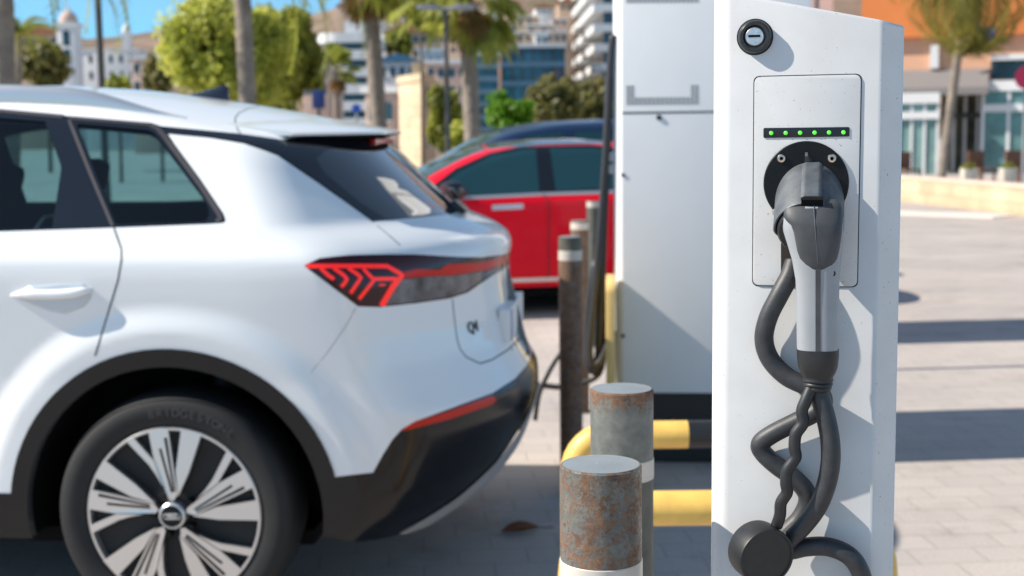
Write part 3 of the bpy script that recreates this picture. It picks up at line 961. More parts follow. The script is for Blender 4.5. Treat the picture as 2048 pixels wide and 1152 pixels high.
def inpoly(q, poly):
    x, y = q[:, 0], q[:, 1]
    ins = np.zeros(len(q), bool)
    n = len(poly)
    for i in range(n):
        x0, y0 = poly[i]; x1, y1 = poly[(i + 1) % n]
        if y0 == y1: continue
        c = ((y0 > y) != (y1 > y)) & (x < (x1 - x0) * (y - y0) / (y1 - y0) + x0)
        ins ^= c
    return ins

def cut_shell(sh, regions, root, step=0.016, default=('body', None)):
    """regions, first match wins: (name, material, kind, closed points on the skin, mode, offset)
    mode: both = one mesh across the car, each = one mesh per side, none = left open"""
    polys = []
    for rg in regions:
        q = sh.q_of(rg[2])
        polys.append(q)
    V, E = [], []
    for q in polys:
        b = len(V); n = len(q)
        V += [tuple(p) for p in q]
        E += [(b + i, b + (i + 1) % n) for i in range(n)]
    nb = 260
    b = len(V)
    V += [(PI / 2 * math.cos(2 * PI * i / nb), PI / 2 * math.sin(2 * PI * i / nb)) for i in range(nb)]
    E += [(b + i, b + (i + 1) % nb) for i in range(nb)]
    CV = np.array(V)
    rng = np.random.RandomState(5)
    g = np.arange(-PI / 2, PI / 2, step)
    gx, gy = np.meshgrid(g, g)
    gx = gx + (np.arange(len(g)) % 2)[:, None] * step / 2
    G = np.stack([gx.ravel(), gy.ravel()], 1)
    G = G[np.hypot(G[:, 0], G[:, 1]) < PI / 2 - step * 0.6]
    # keep fill points off the outlines
    cell = {}
    cs = step * 0.5
    for p in CV: cell.setdefault((int(p[0] // cs), int(p[1] // cs)), []).append(p)
    keep = []
    for p in G:
        i, j = int(p[0] // cs), int(p[1] // cs)
        ok = True
        for a in (-1, 0, 1):
            for c in (-1, 0, 1):
                for r_ in cell.get((i + a, j + c), ()):
                    if (r_[0] - p[0]) ** 2 + (r_[1] - p[1]) ** 2 < (cs * 0.8) ** 2: ok = False
        if ok: keep.append(tuple(p))
    allv = V + keep
    vo, _, fo, _, _, _ = delaunay_2d_cdt([Vector(v) for v in allv], E, [], 0, 1e-7)
    q = np.array([(v.x, v.y) for v in vo])
    a = np.hypot(q[:, 0], q[:, 1])
    q[a > PI / 2 - 1e-4] *= ((PI / 2) / a[a > PI / 2 - 1e-4])[:, None]
    tri = np.array([f for f in fo if len(f) == 3])
    P = sh.surf(sh.d_of(q))
    N_ = sh.normal(P)
    edge = np.hypot(q[:, 0], q[:, 1]) > PI / 2 - 1e-5
    P[edge, 1] = 0; N_[edge, 1] = 0
    N_ /= np.linalg.norm(N_, axis=1)[:, None] + 1e-12
    cen = q[tri].mean(1)
    # orient outwards
    fn = np.cross(P[tri[:, 1]] - P[tri[:, 0]], P[tri[:, 2]] - P[tri[:, 0]])
    flip = (fn * N_[tri].mean(1)).sum(1) < 0
    tri[flip] = tri[flip][:, ::-1]
    lab = np.full(len(tri), -1)
    for i in range(len(polys) - 1, -1, -1):
        lab[inpoly(cen, polys[i])] = i
    made = {}
    def emit(name, m, sel, sides, off, lining=False):
        t = tri[sel]
        if len(t) == 0: return None
        u, inv = np.unique(t.ravel(), return_inverse=True)
        t = inv.reshape(-1, 3)
        Vs, Ns, Fs = [], [], []
        for sd in sides:
            p = P[u] + N_[u] * off; nn = N_[u].copy(); ff = t
            if lining:
                nn = -nn; ff = ff[:, ::-1]
            if sd > 0:
                p = p * [1, -1, 1]; nn = nn * [1, -1, 1]; ff = ff[:, ::-1]
            b_ = sum(len(x) for x in Vs)
            Vs.append(p); Ns.append(nn); Fs.append(ff + b_)
        o = new_mesh(name, np.concatenate(Vs), np.concatenate(Fs).tolist(), m, root, True)
        if not lining:
            o.data.normals_split_custom_set_from_vertices([tuple(v) for v in np.concatenate(Ns)])
        return o
    opaque = lab == -1
    for i, rg in enumerate(regions):
        name, m, pts, mode = rg[0], rg[1], rg[2], rg[3]
        off = rg[4] if len(rg) > 4 else 0.0
        sel = lab == i
        if mode == 'none': continue
        if mode == 'both':
            made[i] = [emit(name, m, sel, (-1, 1), off)]
        else:
            made[i] = [emit(name, m, sel, (-1,), off), emit(name, m, sel, (1,), off)]
        if not (len(rg) > 5 and rg[5]):
            opaque |= sel
    body = emit(default[0], default[1], lab == -1, (-1, 1), 0.0)
    lin = emit('inner_lining', MT['lining'], opaque, (-1, 1), -0.022, True)
    return made, body

def ribbon(sh, P, width, m, name, root, off=0.0012, both=True, sides=(-1, 1), taper=None):
    """a thin band lying along points of the skin"""
    P = np.array(P)
    N_ = sh.normal(P)
    T = np.gradient(P, axis=0)
    T /= np.linalg.norm(T, axis=1)[:, None] + 1e-12
    S = np.cross(T, N_); S /= np.linalg.norm(S, axis=1)[:, None] + 1e-12
    w_ = np.full(len(P), width / 2.0)
    if taper is not None: w_ = w_ * np.array(taper)
    A = P + S * w_[:, None] + N_ * off; B = P - S * w_[:, None] + N_ * off
    C_ = P + S * w_[:, None] - N_ * 0.002; D = P - S * w_[:, None] - N_ * 0.002
    n = len(P)
    out = []
    for sd in sides if both else (-1,):
        V = np.concatenate([A, B, C_, D])
        if sd > 0: V = V * [1, -1, 1]
        fs = []
        for i in range(n - 1):
            fs += [(i, i + 1, n + i + 1, n + i), (i, 2 * n + i, 2 * n + i + 1, i + 1), (n + i, n + i + 1, 3 * n + i + 1, 3 * n + i)]
        fs += [(0, n, 3 * n, 2 * n), (n - 1, 3 * n - 1, 4 * n - 1, 2 * n - 1)]
        if sd > 0: fs = [f[::-1] for f in fs]
        out.append(new_mesh(name, V, fs, m, root))
    return out

def make_wheel(root, R_, rim, style='double', text=False):
    """axis along local -y, outer face near y = 0"""
    T = Matrix.Rotation(R(90), 4, 'X')
    k = R_ / 0.352
    m = MB()
    m.lathe([(rim * .96, -0.19), (rim * .95, -0.02), (rim * 0.93, -0.02), (rim * 0.90, -0.11), (0.07, -0.12), (0.06, -.03), (0.0, -0.03)], 56, T)
    hub = m.build('wheel', MT['alloy_dark'], root, angle=40)
    R_ = R_ * 1.03
    m = MB()
    m.lathe([(rim * .985, -.2), (rim * 1.01, -.215), (R_ * .88, -.222), (R_ * .965, -.215), (R_ * .992, -.19), (R_, -.15), (R_, -.06), (R_ * .992, -.028), (R_ * .97, -.006), (R_ * .93, .007), (R_ * .86, .009), (rim * 1.035, .003), (rim * 1.0, -.004), (rim * .985, -.02)], 96, T)
    # tread blocks cut as shallow grooves round the tyre
    m.build('tyre', MT['tyre'], hub, angle=60)
    m = MB()
    m.lathe([(rim * 0.935, -.035), (rim * .945, -.004), (rim * .96, .0035), (rim * .985, .0035), (rim * .998, -.001), (rim * 1.0, -.02)], 72, T, caps=False)
    m.build('rim', MT['alloy'], hub, angle=35)
    s_ = rim / 315.0
    def depth(p):
        r_ = math.hypot(*p) / 315.0
        return 0.004 + 0.016 * (1 - r_) - 0.02 * max(0, .3 - r_)
    def poly(m, pts, rot, off, th, sgn=1):
        ca, sa = math.cos(rot), math.sin(rot)
        pts2 = dens(list(pts) + [pts[0]], 40)[:-1]
        P_ = []
        for (x, y) in pts2:
            X, Y = x * ca - y * sa, x * sa + y * ca
            P_.append((X, Y))
        n = len(P_)
        c = (sum(p[0] for p in P_) / n, sum(p[1] for p in P_) / n)
        vs = [(p[0] * s_, -(depth(p) + off), -p[1] * s_) for p in P_] + [(p[0] * s_, -(depth(p) + off) + th, -p[1] * s_) for p in P_]
        m.add(vs, [tuple(range(n))] + [(i, i + n, (i + 1) % n + n, (i + 1) % n) for i in range(n)])
    A = [(-68, -303), (3, -309), (24, -75), (6, -52), (-8, -60), (-22, -105), (-54, -205)]
    G1 = [(-33, -238), (-24, -240), (9, -85), (2, -83)]
    G2 = [(-13, -276), (-2, -277), (17, -88), (11, -86)]
    B_ = [(50, -304), (122, -288), (68, -150), (26, -70), (23, -160)]
    Cc = [(-152, -270), (-126, -283), (-54, -196), (-26, -104), (-48, -146), (-72, -182)]
    m = MB(); g = MB(); d = MB()
    if style == 'double':
        for i in range(5):
            rot = 2 * PI * i / 5
            for q in (A, B_, Cc): poly(m, q, rot, 0.0, 0.022)
            m.cur = 1
            for q in (G1, G2): poly(m, q, rot, 0.0006, 0.001)
            m.cur = 0
    else:
        for i in range(5):
            rot = 2 * PI * i / 5
            poly(m, [(-45, -303), (45, -303), (22, -60), (-22, -60)], rot, 0.0, 0.022)
    m.build('spokes', [MT['alloy'], MT['alloy_dark']], hub)
    m = MB(); m.lathe([(.040 * k, -.02), (.040 * k, .018), (.036 * k, .022), (.033 * k, .0225), (.0325 * k, .015)], 32, T, caps=False); m.build('cap_ring', MT['silver'], hub, angle=35)
    m = MB(); m.lathe([(.034 * k, .0), (.034 * k, .020), (0, .0215)], 28, T); m.build('centre_cap', MT['alloy_dark'], hub, angle=40)
    if text:                                 # four linked rings on the cap, five bolts round it
        m = MB()
        for i in range(4):
            cx = (-.0165 + .011 * i)
            ring = [(cx + .0085 * math.cos(2 * PI * j / 24), -.0222, .0085 * math.sin(2 * PI * j / 24)) for j in range(25)]
            m.tube(ring, .0012, 6, False)
        m.build('ring_emblem', MT['chrome'], hub, smooth=True)
    for i in range(5):
        an = 2 * PI * i / 5 + .6
        m = MB(); m.lathe([(.012, -.03), (.012, 0.004), (.009, .008), (0, .008)], 8, Matrix.Translation((.062 * k * math.cos(an), 0, .062 * k * math.sin(an))) @ T)
        m.build('wheel_bolt', MT['alloy_dark'], hub, angle=40)
    return hub

# ---- the white car -------------------------------------------------
WC_RZ = R(-5)
_ex = np.array([math.cos(WC_RZ), math.sin(WC_RZ), 0]); _ey = np.array([-math.sin(WC_RZ), math.cos(WC_RZ), 0])
WHEEL_Y = 0.905
_wh = CAM + ray(348, 1029) / ray(348, 1029)[1] * 3.9
WC_LOC = _wh + _ey * WHEEL_Y
WR = float(_wh[2])
WC_LOC[2] = 0
WB = 2.76

wsz = prof([(.12, .85), (.25, .872), (.4, .880), (.6, .884), (.75, .891), (.9, .909), (1.0, .921), (1.06, .926), (1.105, .924), (1.128, .912), (1.15, .897), (1.20, .874), (1.30, .822), (1.40, .765), (1.50, .702), (1.56, .66), (1.66, .57)], 0.011)
tz = prof([(-3.75, .80), (-3.6, .90), (-3.4, .97), (-3.0, 1.03), (-2.4, 1.10), (-2.1, 1.14), (-1.55, 1.45), (-1.25, 1.615), (-1.0, 1.648), (-.6, 1.648), (-.3, 1.624), (-.05, 1.588), (.15, 1.553), (.3, 1.523), (.5, 1.47), (.75, 1.40)], 0.045)
rz_ = prof([(.1, .70), (.2, .80), (.26, .865), (.32, .92), (.4, .968), (.5, 1.005), (.57, 1.02), (.64, 1.018), (.70, .985), (.78, .945), (.86, .925), (.95, .917), (1.02, .92), (1.07, .928), (1.10, .924), (1.125, .905), (1.155, .852), (1.195, .745), (1.30, .63), (1.40, .53), (1.47, .46), (1.56, .37), (1.7, .25)], 0.010)

def f_white(p):
    x, y, z = p[:, 0], p[:, 1], p[:, 2]
    ay = np.abs(y)
    W = wsz(z)
    W = W - 0.13 * np.maximum(x - 0.2, 0) ** 2 - 0.03 * sstep((z - 1.12) / .3) * np.maximum(x + .5, 0) ** 2
    W = W - 0.30 * np.maximum(-2.75 - x, 0) ** 2
    for wx in (0.0, -WB):
        r_ = np.hypot(x - wx, z - WR)
        W = W + 0.024 * sstep((0.64 - r_) / 0.10) * sstep((1.05 - z) / .15)
    T_ = tz(x) - 0.062 * (ay / 0.6) ** 2.2
    c = 0.375 + 0.05 * sstep((z - 1.0) / .15)
    Rr = rz_(z) - c * (ay / 0.9) ** 2.4
    Fr = -3.62 + 0.30 * (ay / 0.9) ** 2.6 + 0.12 * np.maximum(z - .6, 0) ** 2
    f = smax(ay - W, (x - Rr) * 0.85, 0.065)
    f = smax(f, Fr - x, 0.15)
    f = smax(f, (z - T_) * 0.95, 0.055)
    return smax(f, .14 - z, .05)

def build_white_car():
    t = thing('parked_car', 'white electric car parked with its tail to the charger, black wheel arch trim', 'car', WC_LOC, WC_RZ)
    sh = Shell(f_white, (-0.55, 0, 0.86), WC_LOC, WC_RZ)
    hp = lambda pts, step=9: sh.hit(dens(list(pts) + [pts[0]], step)[:-1])
    sd = lambda pts, step=.02: sh.side(dens(list(pts) + [pts[0]], step)[:-1])
    arc = lambda wx, r_, a0, a1, n=40: [(wx + r_ * math.cos(R(a0 + (a1 - a0) * i / n)), WR + r_ * math.sin(R(a0 + (a1 - a0) * i / n))) for i in range(n + 1)]
    proj = lambda P: sh.surf(np.array(P, float) - sh.C)
    rg = []
    zb = .20
    # openings: underside and wheel arches
    under = [(-3.9, 0, .02)]
    ub = []
    for (x, z) in [(-3.6, .24), (-3.2, .21), (-2.0, .20), (-.9, .20), (-.3, .20), (.3, .215), (.45, .26)]:
        ub.append((x, -1.2, z * 1.0))
    lower = dens([(-3.9, .06, .22), (-3.8, -.7, .22), (-3.3, -1.0, .21), (-2.0, -1.0, .2), (-.9, -1.0, .2), (.2, -1.0, .21), (.50, -.92, .265), (.62, -.74, .235), (.72, -.58, .225), (.82, -.42, .285), (.90, -.25, .365), (.96, -.1, .435), (.98, .06, .46), (.7, .06, .1), (.5, .06, .05), (-.5, .06, .0), (-3.0, .06, .05)], .02)
    rg.append(('opening', None, proj(lower), 'none'))
    for wx in (0.0, -WB):
        rg.append(('opening', None, sd(arc(wx, .447, 0, 360, 60)[:-1]), 'none'))
    # lamps
    lens = rounded([(607, 531), (640, 516), (700, 510), (770, 508.5), (830, 508.5), (905, 513), (962, 514.5), (1005, 509), (1030, 501), (1036, 512), (1010, 536), (985, 551), (935, 585.5), (900, 597), (830, 607), (760, 614.5), (716, 613)], 3, 2)
    chrome = [(781, 567), (797, 560), (862, 553), (905, 552), (985, 541), (1008, 535), (985, 549), (934, 583), (900, 594), (832, 604.5), (772, 611)]
    redband = [(803, 545), (835, 538), (880, 540), (895, 528), (960, 526), (1030, 506), (1030, 515), (985, 538), (905, 551), (862, 552), (805, 557)]
    rg.append(('tail_lamp_lower_lens', MT['lamp_chrome'], hp(chrome), 'each', -0.002))
    rg.append(('tail_lamp_band', MT['lamp_red'], hp(redband), 'each', -0.001))
    i_lens = len(rg)
    rg.append(('tail_lamp', MT['lamp_dark'], hp(lens), 'each', 0.0))
    # bumper
    refl = [(801, 861), (826, 845), (900, 821), (984, 791), (993, 799), (985, 808), (900, 838), (806, 862)]
    rg.append(('bumper_reflector', MT['reflector_red'], hp(refl), 'each', 0.001))
    diff = proj(dens([(.62, -.70, .255), (.76, -.54, .335), (.87, -.38, .425), (.96, -.2, .515), (1.0, -.05, .585), (1.01, .06, .60), (.96, .06, .40), (.88, -.2, .33), (.78, -.42, .245), (.70, -.6, .20)], .02))
    rg.append(('diffuser', MT['diffuser'], diff, 'both', 0.004))
    cl_px = [(642, 957), (700, 950), (746, 945), (764, 912), (784, 880), (804, 858), (830, 843), (900, 817), (985, 786), (1030, 757), (1055, 728), (1066, 704)]
    cl = list(sh.hit(dens(cl_px, 9)))
    last = cl[-1]
    tail = dens([tuple(last), (.985, -.12, .70), (.985, 0.05, .70), (.7, .05, .1), (.55, -.5, .1), (.45, -.95, .1), (.44, -.95, .2), tuple(cl[0])], .02)
    cl = np.concatenate([np.array(cl), proj(np.array(tail[1:-1]))])
    rg.append(('bumper_cladding', MT['black_plastic'], cl, 'both', 0.0))
    # arches and sills
    for wx in (0.0, -WB):
        rg.append(('arch_cladding', MT['black_plastic'], sd(arc(wx, .50, 0, 360, 70)[:-1]), 'each', 0.006))
    rg.append(('sill_cladding', MT['black_plastic'], sd([(-WB + .3, .41), (-.30, .41), (-.30, .15), (-WB + .3, .15)]), 'each', 0.004))
    # side glass; frames
    fr_top = [(-200, 208), (0, 219), (131, 231.5), (250, 241), (303, 245.5), (322, 252), (336, 268)]
    q_in = [(152, 247), (240, 255), (296, 260.5), (309, 267), (398, 385), (415, 412), (419, 428), (414, 440), (402, 444), (232, 449)]
    rg.append(('quarter_window', MT['glass_side'], hp(rounded(q_in, 6, 4)), 'each', -0.004, True))
    dr = list(sh.hit(dens([(-60, 231), (0, 236), (90, 243), (122, 332), (121, 345), (104, 456), (0, 460), (-60, 462)], 9)))
    df = sh.side([(-1.22, 1.195), (-1.22, 1.525)])
    d_in = np.array(dr + list(proj(dens([tuple(dr[-1]), tuple(df[0]), tuple(df[1]), tuple(dr[0])], .02)[1:-1])))
    rg.append(('rear_door_window', MT['glass_side'], d_in, 'each', -0.004, True))
    rg.append(('front_door_window', MT['glass_side'], sd([(-1.90, 1.195), (-1.29, 1.20), (-1.29, 1.525), (-1.42, 1.49)]), 'each', -0.004, True))
    frame = [(-760, 190)] + fr_top + [(352, 292), (402, 360), (447, 427), (452, 441), (447, 446), (420, 448), (228, 455.5), (0, 463), (-760, 474)]
    rg.append(('window_frame', MT['gloss_black'], hp(frame), 'each', 0.0))
    # windscreen and the front of the car, out of the picture
    pj = lambda pts: proj(dens(list(pts) + [pts[0]], .03)[:-1])
    rg.append(('windscreen', MT['glass_side'], pj([(-1.98, 0, 1.17), (-1.9, -.55, 1.17), (-1.72, -.74, 1.2), (-1.35, -.58, 1.48), (-1.28, -.3, 1.56), (-1.26, 0, 1.575), (-1.26, .1, 1.575), (-1.98, .1, 1.17)]), 'both', -0.004, True))
    rg.append(('headlamp', MT['glass_dark'], pj([(-3.55, -.45, .82), (-3.35, -.8, .86), (-3.1, -.9, .88), (-3.3, -.84, .74), (-3.6, -.5, .74)]), 'each', 0.0))
    rg.append(('grille', MT['gloss_black'], pj([(-3.7, 0, .75), (-3.68, -.38, .75), (-3.66, -.42, .45), (-3.7, 0, .35), (-3.7, .1, .35), (-3.7, .1, .75)]), 'both', 0.0))
    # black band along the roof and the tail pillar; the rear window
    rear = [(628, 318), (655, 300), (720, 284), (785, 282), (800, 302), (905, 402), (935, 418), (905, 427), (770, 440), (720, 410), (650, 350)]
    rg_rear = sh.hit(dens([(905, 405), (785, 284), (720, 283), (655, 297), (632, 316), (650, 346), (720, 404), (772, 437), (905, 424), (925, 419)], 8))
    P_ = list(rg_rear) + list(proj(dens([tuple(rg_rear[-1]), (.745, -.06, 1.185), (.75, .08, 1.185), (.48, .08, 1.44), (.52, -.12, 1.41), tuple(rg_rear[0])], .02)[1:-1]))
    rg.append(('rear_window', MT['rear_glass'], np.array(P_), 'both', -0.002))
    band_px = [(322, 252), (480, 267), (563, 279), (640, 268.5), (720, 262), (800, 262)]
    b1 = sh.hit(dens(band_px, 8))
    b2 = sh.hit(dens([(925, 421), (900, 429), (745, 443.5), (690, 404), (640, 369), (590, 335), (555, 311), (531, 302), (487, 287), (420, 276), (336, 268)], 8))
    mid = proj(dens([(.46, -.1, 1.475), (.47, .1, 1.47), (.76, .1, 1.18), (.755, -.05, 1.18)], .02))
    rg.append(('tail_pillar_trim', MT['gloss_black'], np.concatenate([b1, mid, b2]), 'both', 0.0))
    # door and tailgate panels
    door = [(-420, 463), (228, 456), (233, 470), (243, 498), (243, 520), (236, 560), (212, 640), (190, 712), (190, 800), (-150, 990), (-420, 1000)]
    rg.append(('rear_door', MT['car_white'], hp(door), 'each', 0.0))
    made, body = cut_shell(sh, rg, t, step=0.0165, default=('body', MT['car_white']))
    lensL, lensR = made[i_lens]
    # lamp graphics: red lines set in the lens
    def lines(pxs, wd, parent=lensL, m='lamp_line', off=0.0015):
        for k, pl in enumerate(pxs):
            ribbon(sh, sh.hit(dens(pl, 5)), wd, MT[m], 'light_line', parent, off, both=True, sides=(-1,))
            ribbon(sh, sh.hit(dens(pl, 5)), wd, MT[m], 'light_line', lensR if parent is lensL else parent, off, both=True, sides=(1,))
    lines([[(613, 532), (660, 532), (720, 532), (774, 532.5), (800, 547), (806, 555)]], .0125)
    lines([[(803, 552), (790, 570), (776, 592), (766, 611)], [(796, 556), (783, 574), (770, 596), (761, 611)]], .0135)
    lines([[(641, 536), (657, 551), (668, 558)], [(667, 536), (687, 550), (694, 558), (688, 568), (682, 573)], [(696, 536), (714, 548), (722, 555), (712, 570), (701, 586)],
           [(726, 537), (740, 552), (748, 560), (737, 574), (718, 598)], [(748, 558), (790, 557.5)]], .0105)
    lines([[(758, 570), (770, 570)]], .005)
    # seams
    def seam(pl, wd=.0042, both=True, nm='panel_seam', off=0.0004):
        ribbon(sh, sh.hit(dens(pl, 6)), wd, MT['seam'], nm, body, off, sides=(-1, 1) if both else (-1,))
    seam([(228, 456), (233, 470), (243, 498), (243, 520), (236, 560), (212, 640), (190, 712)], .005)
    seam([(745, 444), (775, 468), (800, 490)], .0035)
    seam([(905, 598), (909, 640), (914, 678), (920, 698), (932, 714), (960, 727), (985, 719), (1015, 700), (1040, 676), (1052, 655)], .0045)
    seam([(712, 615), (690, 655), (655, 705), (622, 745)], .0012)
    seam([(480, 266), (471, 250), (470, 236), (478, 226), (500, 216), (520, 212)], .0035)
    # window frame mouldings
    for pl, wd in (([(-300, 205), (0, 222), (126, 233.5)], .016), ([(140, 236), (250, 245), (300, 250), (316, 258), (328, 272), (402, 372), (438, 428), (441, 438), (432, 443)], .014), ([(138, 240), (180, 345), (225, 452)], .009)):
        ribbon(sh, sh.hit(dens(pl, 8)), wd, MT['trim_grey'], 'window_moulding', body, 0.002)
    # door handle: flush patch coloured as the recess's bluish shade, grip and pull
    hdl = []
    rec = rounded([(22, 591), (60, 573), (120, 567), (168, 568), (184, 580), (182, 597), (168, 614), (130, 628), (100, 622), (60, 607)], 10, 4)
    Pr = sh.hit(rec); Nr = sh.normal(Pr)
    m = MB()
    cen = Pr.mean(0)
    inner = Pr + (cen - Pr) * 0.14 - Nr * 0.0
    outer = Pr + Nr * 0.0012
    n = len(Pr)
    dish = []
    for k in range(1, 6):
        u = k / 5
        q = cen + (Pr - cen) * (1 - u * .98)
        q = sh.surf(q - sh.C); dish.append(q + sh.normal(q) * (0.0012 - .0))
    rings = [Pr - Nr * 0.001, outer] + dish
    m.loft([[tuple(p) for p in r_] for r_ in rings], caps=False)
    rc = m.build('handle_recess_shade', mat('handle_recess_shade', (0.50, 0.56, 0.61), rough=0.35, coat=1.0), body, smooth=True)
    def bar(px_pts, rads, outs):
        P_ = sh.hit(px_pts); N__ = sh.normal(P_)
        path = [tuple(P_[i] + N__[i] * outs[i]) for i in range(len(P_))]
        m = MB(); pth = smooth_path(path, 6)
        rr = np.interp(np.linspace(0, 1, len(pth)), np.linspace(0, 1, len(rads)), rads).tolist()
        m.tube(pth, rr, 16)
        return m
    bar([(22, 591), (45, 588), (70, 587), (110, 587), (150, 584), (172, 580), (184, 580)], [.004, .013, .015, .015, .0145, .011, .005], [.000, .006, .012, .014, .014, .010, .001]).build('door_handle', MT['car_white'], body, smooth=True)
    # roof rails
    for sd_ in (-1, 1):
        xs = np.linspace(-2.0, -.02, 40)
        yy = .585 + .02 * np.clip((-xs - .1) / .6, 0, 1)
        Pt = sh.surf(np.stack([xs, -yy, np.full_like(xs, 1.62)], 1) - sh.C)
        # walk straight up from the roof instead of from the centre
        zz = []
        for x, y in zip(xs, yy):
            lo, hi = 1.2, 1.8
            for _ in range(26):
                md = (lo + hi) / 2
                if f_white(np.array([[x, -y, md]]))[0] < 0: lo = md
                else: hi = md
            zz.append(lo)
        zz = np.array(zz)
        hgt = 0.050 * sstep((-.02 - xs) / .38) * sstep((xs + 2.0) / .3)
        rings = []
        for i, x in enumerate(xs):
            h = hgt[i]
            y0 = yy[i]
            prf = [(-.016, -.012), (-.019, h * .35), (-.015, h * .85), (-.006, h), (.006, h), (.015, h * .85), (.019, h * .35), (.016, -.012)]
            rings.append([(x, sd_ * (y0 + a), zz[i] + b) for a, b in prf])
        m = MB(); m.loft(rings); m.build('roof_rail', MT['silver'], t, weld=1e-6, angle=60)
    # spoiler: a lip over the rear window following the roof
    ys = np.linspace(-.60, .60, 41)
    def roofz(x, y):
        return tz(np.array([x]))[0] - 0.062 * (abs(y) / 0.6) ** 2.2
    rings = []
    for y in ys:
        a = abs(y) / .60
        xe = .535 - .22 * a ** 2.3
        xs_ = xe - .26
        top = lambda x: roofz(x, y) + .004
        z1 = top(xe) + .014
        th = .016 * (1 - .25 * a)
        rings.append([(xs_, y, top(xs_) - .012), (xs_ + .05, y, top(xs_ + .05)), (xe - .09, y, top(xe - .09) + .006), (xe - .02, y, z1 + .003), (xe, y, z1 - .004), (xe - .003, y, z1 - .012), (xe - .05, y, z1 - th - .008), (xe - .16, y, z1 - th - .012), (xs_, y, top(xs_) - .06)])
    m = MB(); m.loft([[r_[0], r_[1], r_[2], r_[3], r_[4], r_[5], (r_[5][0] - .06, r_[5][1], r_[5][2] + .002), (r_[0][0], r_[0][1], r_[0][2] - .01)] for r_ in rings])
    sp = m.build('roof_spoiler', MT['car_white'], t, weld=1e-6, angle=40)
    m = MB(); m.loft([[(r_[5][0] - .004, r_[5][1] * .985, r_[5][2] - .0006), (r_[6][0], r_[6][1] * .985, r_[6][2]), (r_[7][0], r_[7][1] * .985, r_[7][2]), (r_[8][0], r_[8][1] * .985, r_[8][2]), (r_[0][0], r_[0][1] * .985, r_[0][2] - .012), (r_[5][0] - .06, r_[5][1] * .985, r_[5][2] - .0006)] for r_ in rings])
    m.build('spoiler_underside', MT['matt_black'], sp, weld=1e-6, angle=40)
    m = MB(); m.box(.42, .49, -.16, .16, 1.425, 1.449); m.build('brake_light', MT['reflector_red'], sp, bevel=.004)
    # shark fin
    rings = []
    zr = lambda x: float(tz(np.array([x]))[0])
    for u in np.linspace(0, 1, 12):
        x = -.215 + .155 * u
        h = .062 * u ** 1.25 if u < .93 else .062 * (1 - (u - .93) * 4)
        wv = .028 * math.sin(PI * min(1, .12 + u * .75))
        prf = [(-wv, -.008), (-wv * .75, h * .4), (-wv * .3, h * .85), (0, h), (wv * .3, h * .85), (wv * .75, h * .4), (wv, -.008)]
        rings.append([(x, a, zr(x) + b) for a, b in prf])
    m = MB(); m.loft(rings); m.build('shark_fin_aerial', MT['fin'], t, weld=1e-6, angle=50)
    # rear wiper
    m = MB(); m.box(-.03, .03, -.055, .055, 0, .04, Matrix.Translation((.735, 0, 1.19)) @ Matrix.Rotation(R(42), 4, 'Y')); wm = m.build('rear_wiper', MT['black_plastic'], t, bevel=.008)
    m = MB(); m.tube([(.74, .03, 1.235), (.70, .2, 1.262), (.62, .48, 1.262)], .007, 8); m.build('wiper_arm', MT['black_plastic'], wm, smooth=True)
    # number plate with its blue band, badge
    xp = .94
    m = MB(); m.prism(rounded([(-.26, .77), (.26, .77), (.26, .88), (-.26, .88)], .008, 3), lambda p, k: (xp + (.012 if k else -.03), p[0], p[1])); pl = m.build('number_plate', MT['plate_white'], t, bevel=.002)
    m = MB(); m.prism([(-.257, .774), (-.215, .774), (-.215, .876), (-.257, .876)], lambda p, k: (xp + (.0132 if k else .011), p[0], p[1])); m.build('plate_band', MT['plate_blue'], pl)
    text_on('Q4', 'model_badge', MT['letter_dark'], sh, t, (945, 655), .05)
    # wheels
    rim = 0.266
    hub = make_wheel(t, WR, rim, 'double', True)
    hub.location = (0, -WHEEL_Y, 0); hub.location.z = WR
    hub.rotation_euler = (0, R(-2), 0)
    for (x, y, rz) in ((-WB, -WHEEL_Y, 0), (0, WHEEL_Y, PI), (-WB, WHEEL_Y, PI)):
        c = copy_tree(hub, t); c.location = (x, y, WR); c.rotation_euler = (0, 0, rz)
    # tyre lettering
    ring_text('BRIDGESTONE', 'tyre_lettering', MT['tyre_letter'], hub, WR * .875, .0095, .034, R(98), R(52))
    # wheel housings and floor
    for wx in (0, -WB):
        for s_ in (-1, 1):
            m = MB()
            pts = [(wx + .455 * math.cos(R(a)), WR + .455 * math.sin(R(a))) for a in range(-10, 191, 8)]
            ya, yb = s_ * .93, s_ * .56
            ta = [(x, s_ * (min(.86, .86)), z) for x, z in pts]; tb = [(x, yb, z) for x, z in pts]
            n = len(pts)
            m.add(ta + tb, [(i, i + 1, n + i + 1, n + i) for i in range(n - 1)] + [tuple(range(n, 2 * n))])
            m.build('wheel_housing', MT['matt_black'], t)
    m = MB(); m.box(-3.3, .38, -.74, .74, .215, .26); m.build('floor_pan', MT['matt_black'], t)
    # seats
    def seat(x, y, wdt, base, htop, rear=False):
        m = MB(); rings = []
        for u, hw, th in ((0, .8, .10), (.3, 1, .12), (.7, 1, .11), (.95, .8, .08), (1, .6, .04)):
            z = base + (htop - base) * u; xx = x + .14 * u
            rings.append([(xx + th * math.cos(k) * .6, y + wdt * hw * math.sin(k), z) for k in [2 * PI * j / 16 for j in range(16)]])
        m.loft(rings); s0 = m.build('seat', MT['seat_cloth'], t, smooth=True)
        return s0
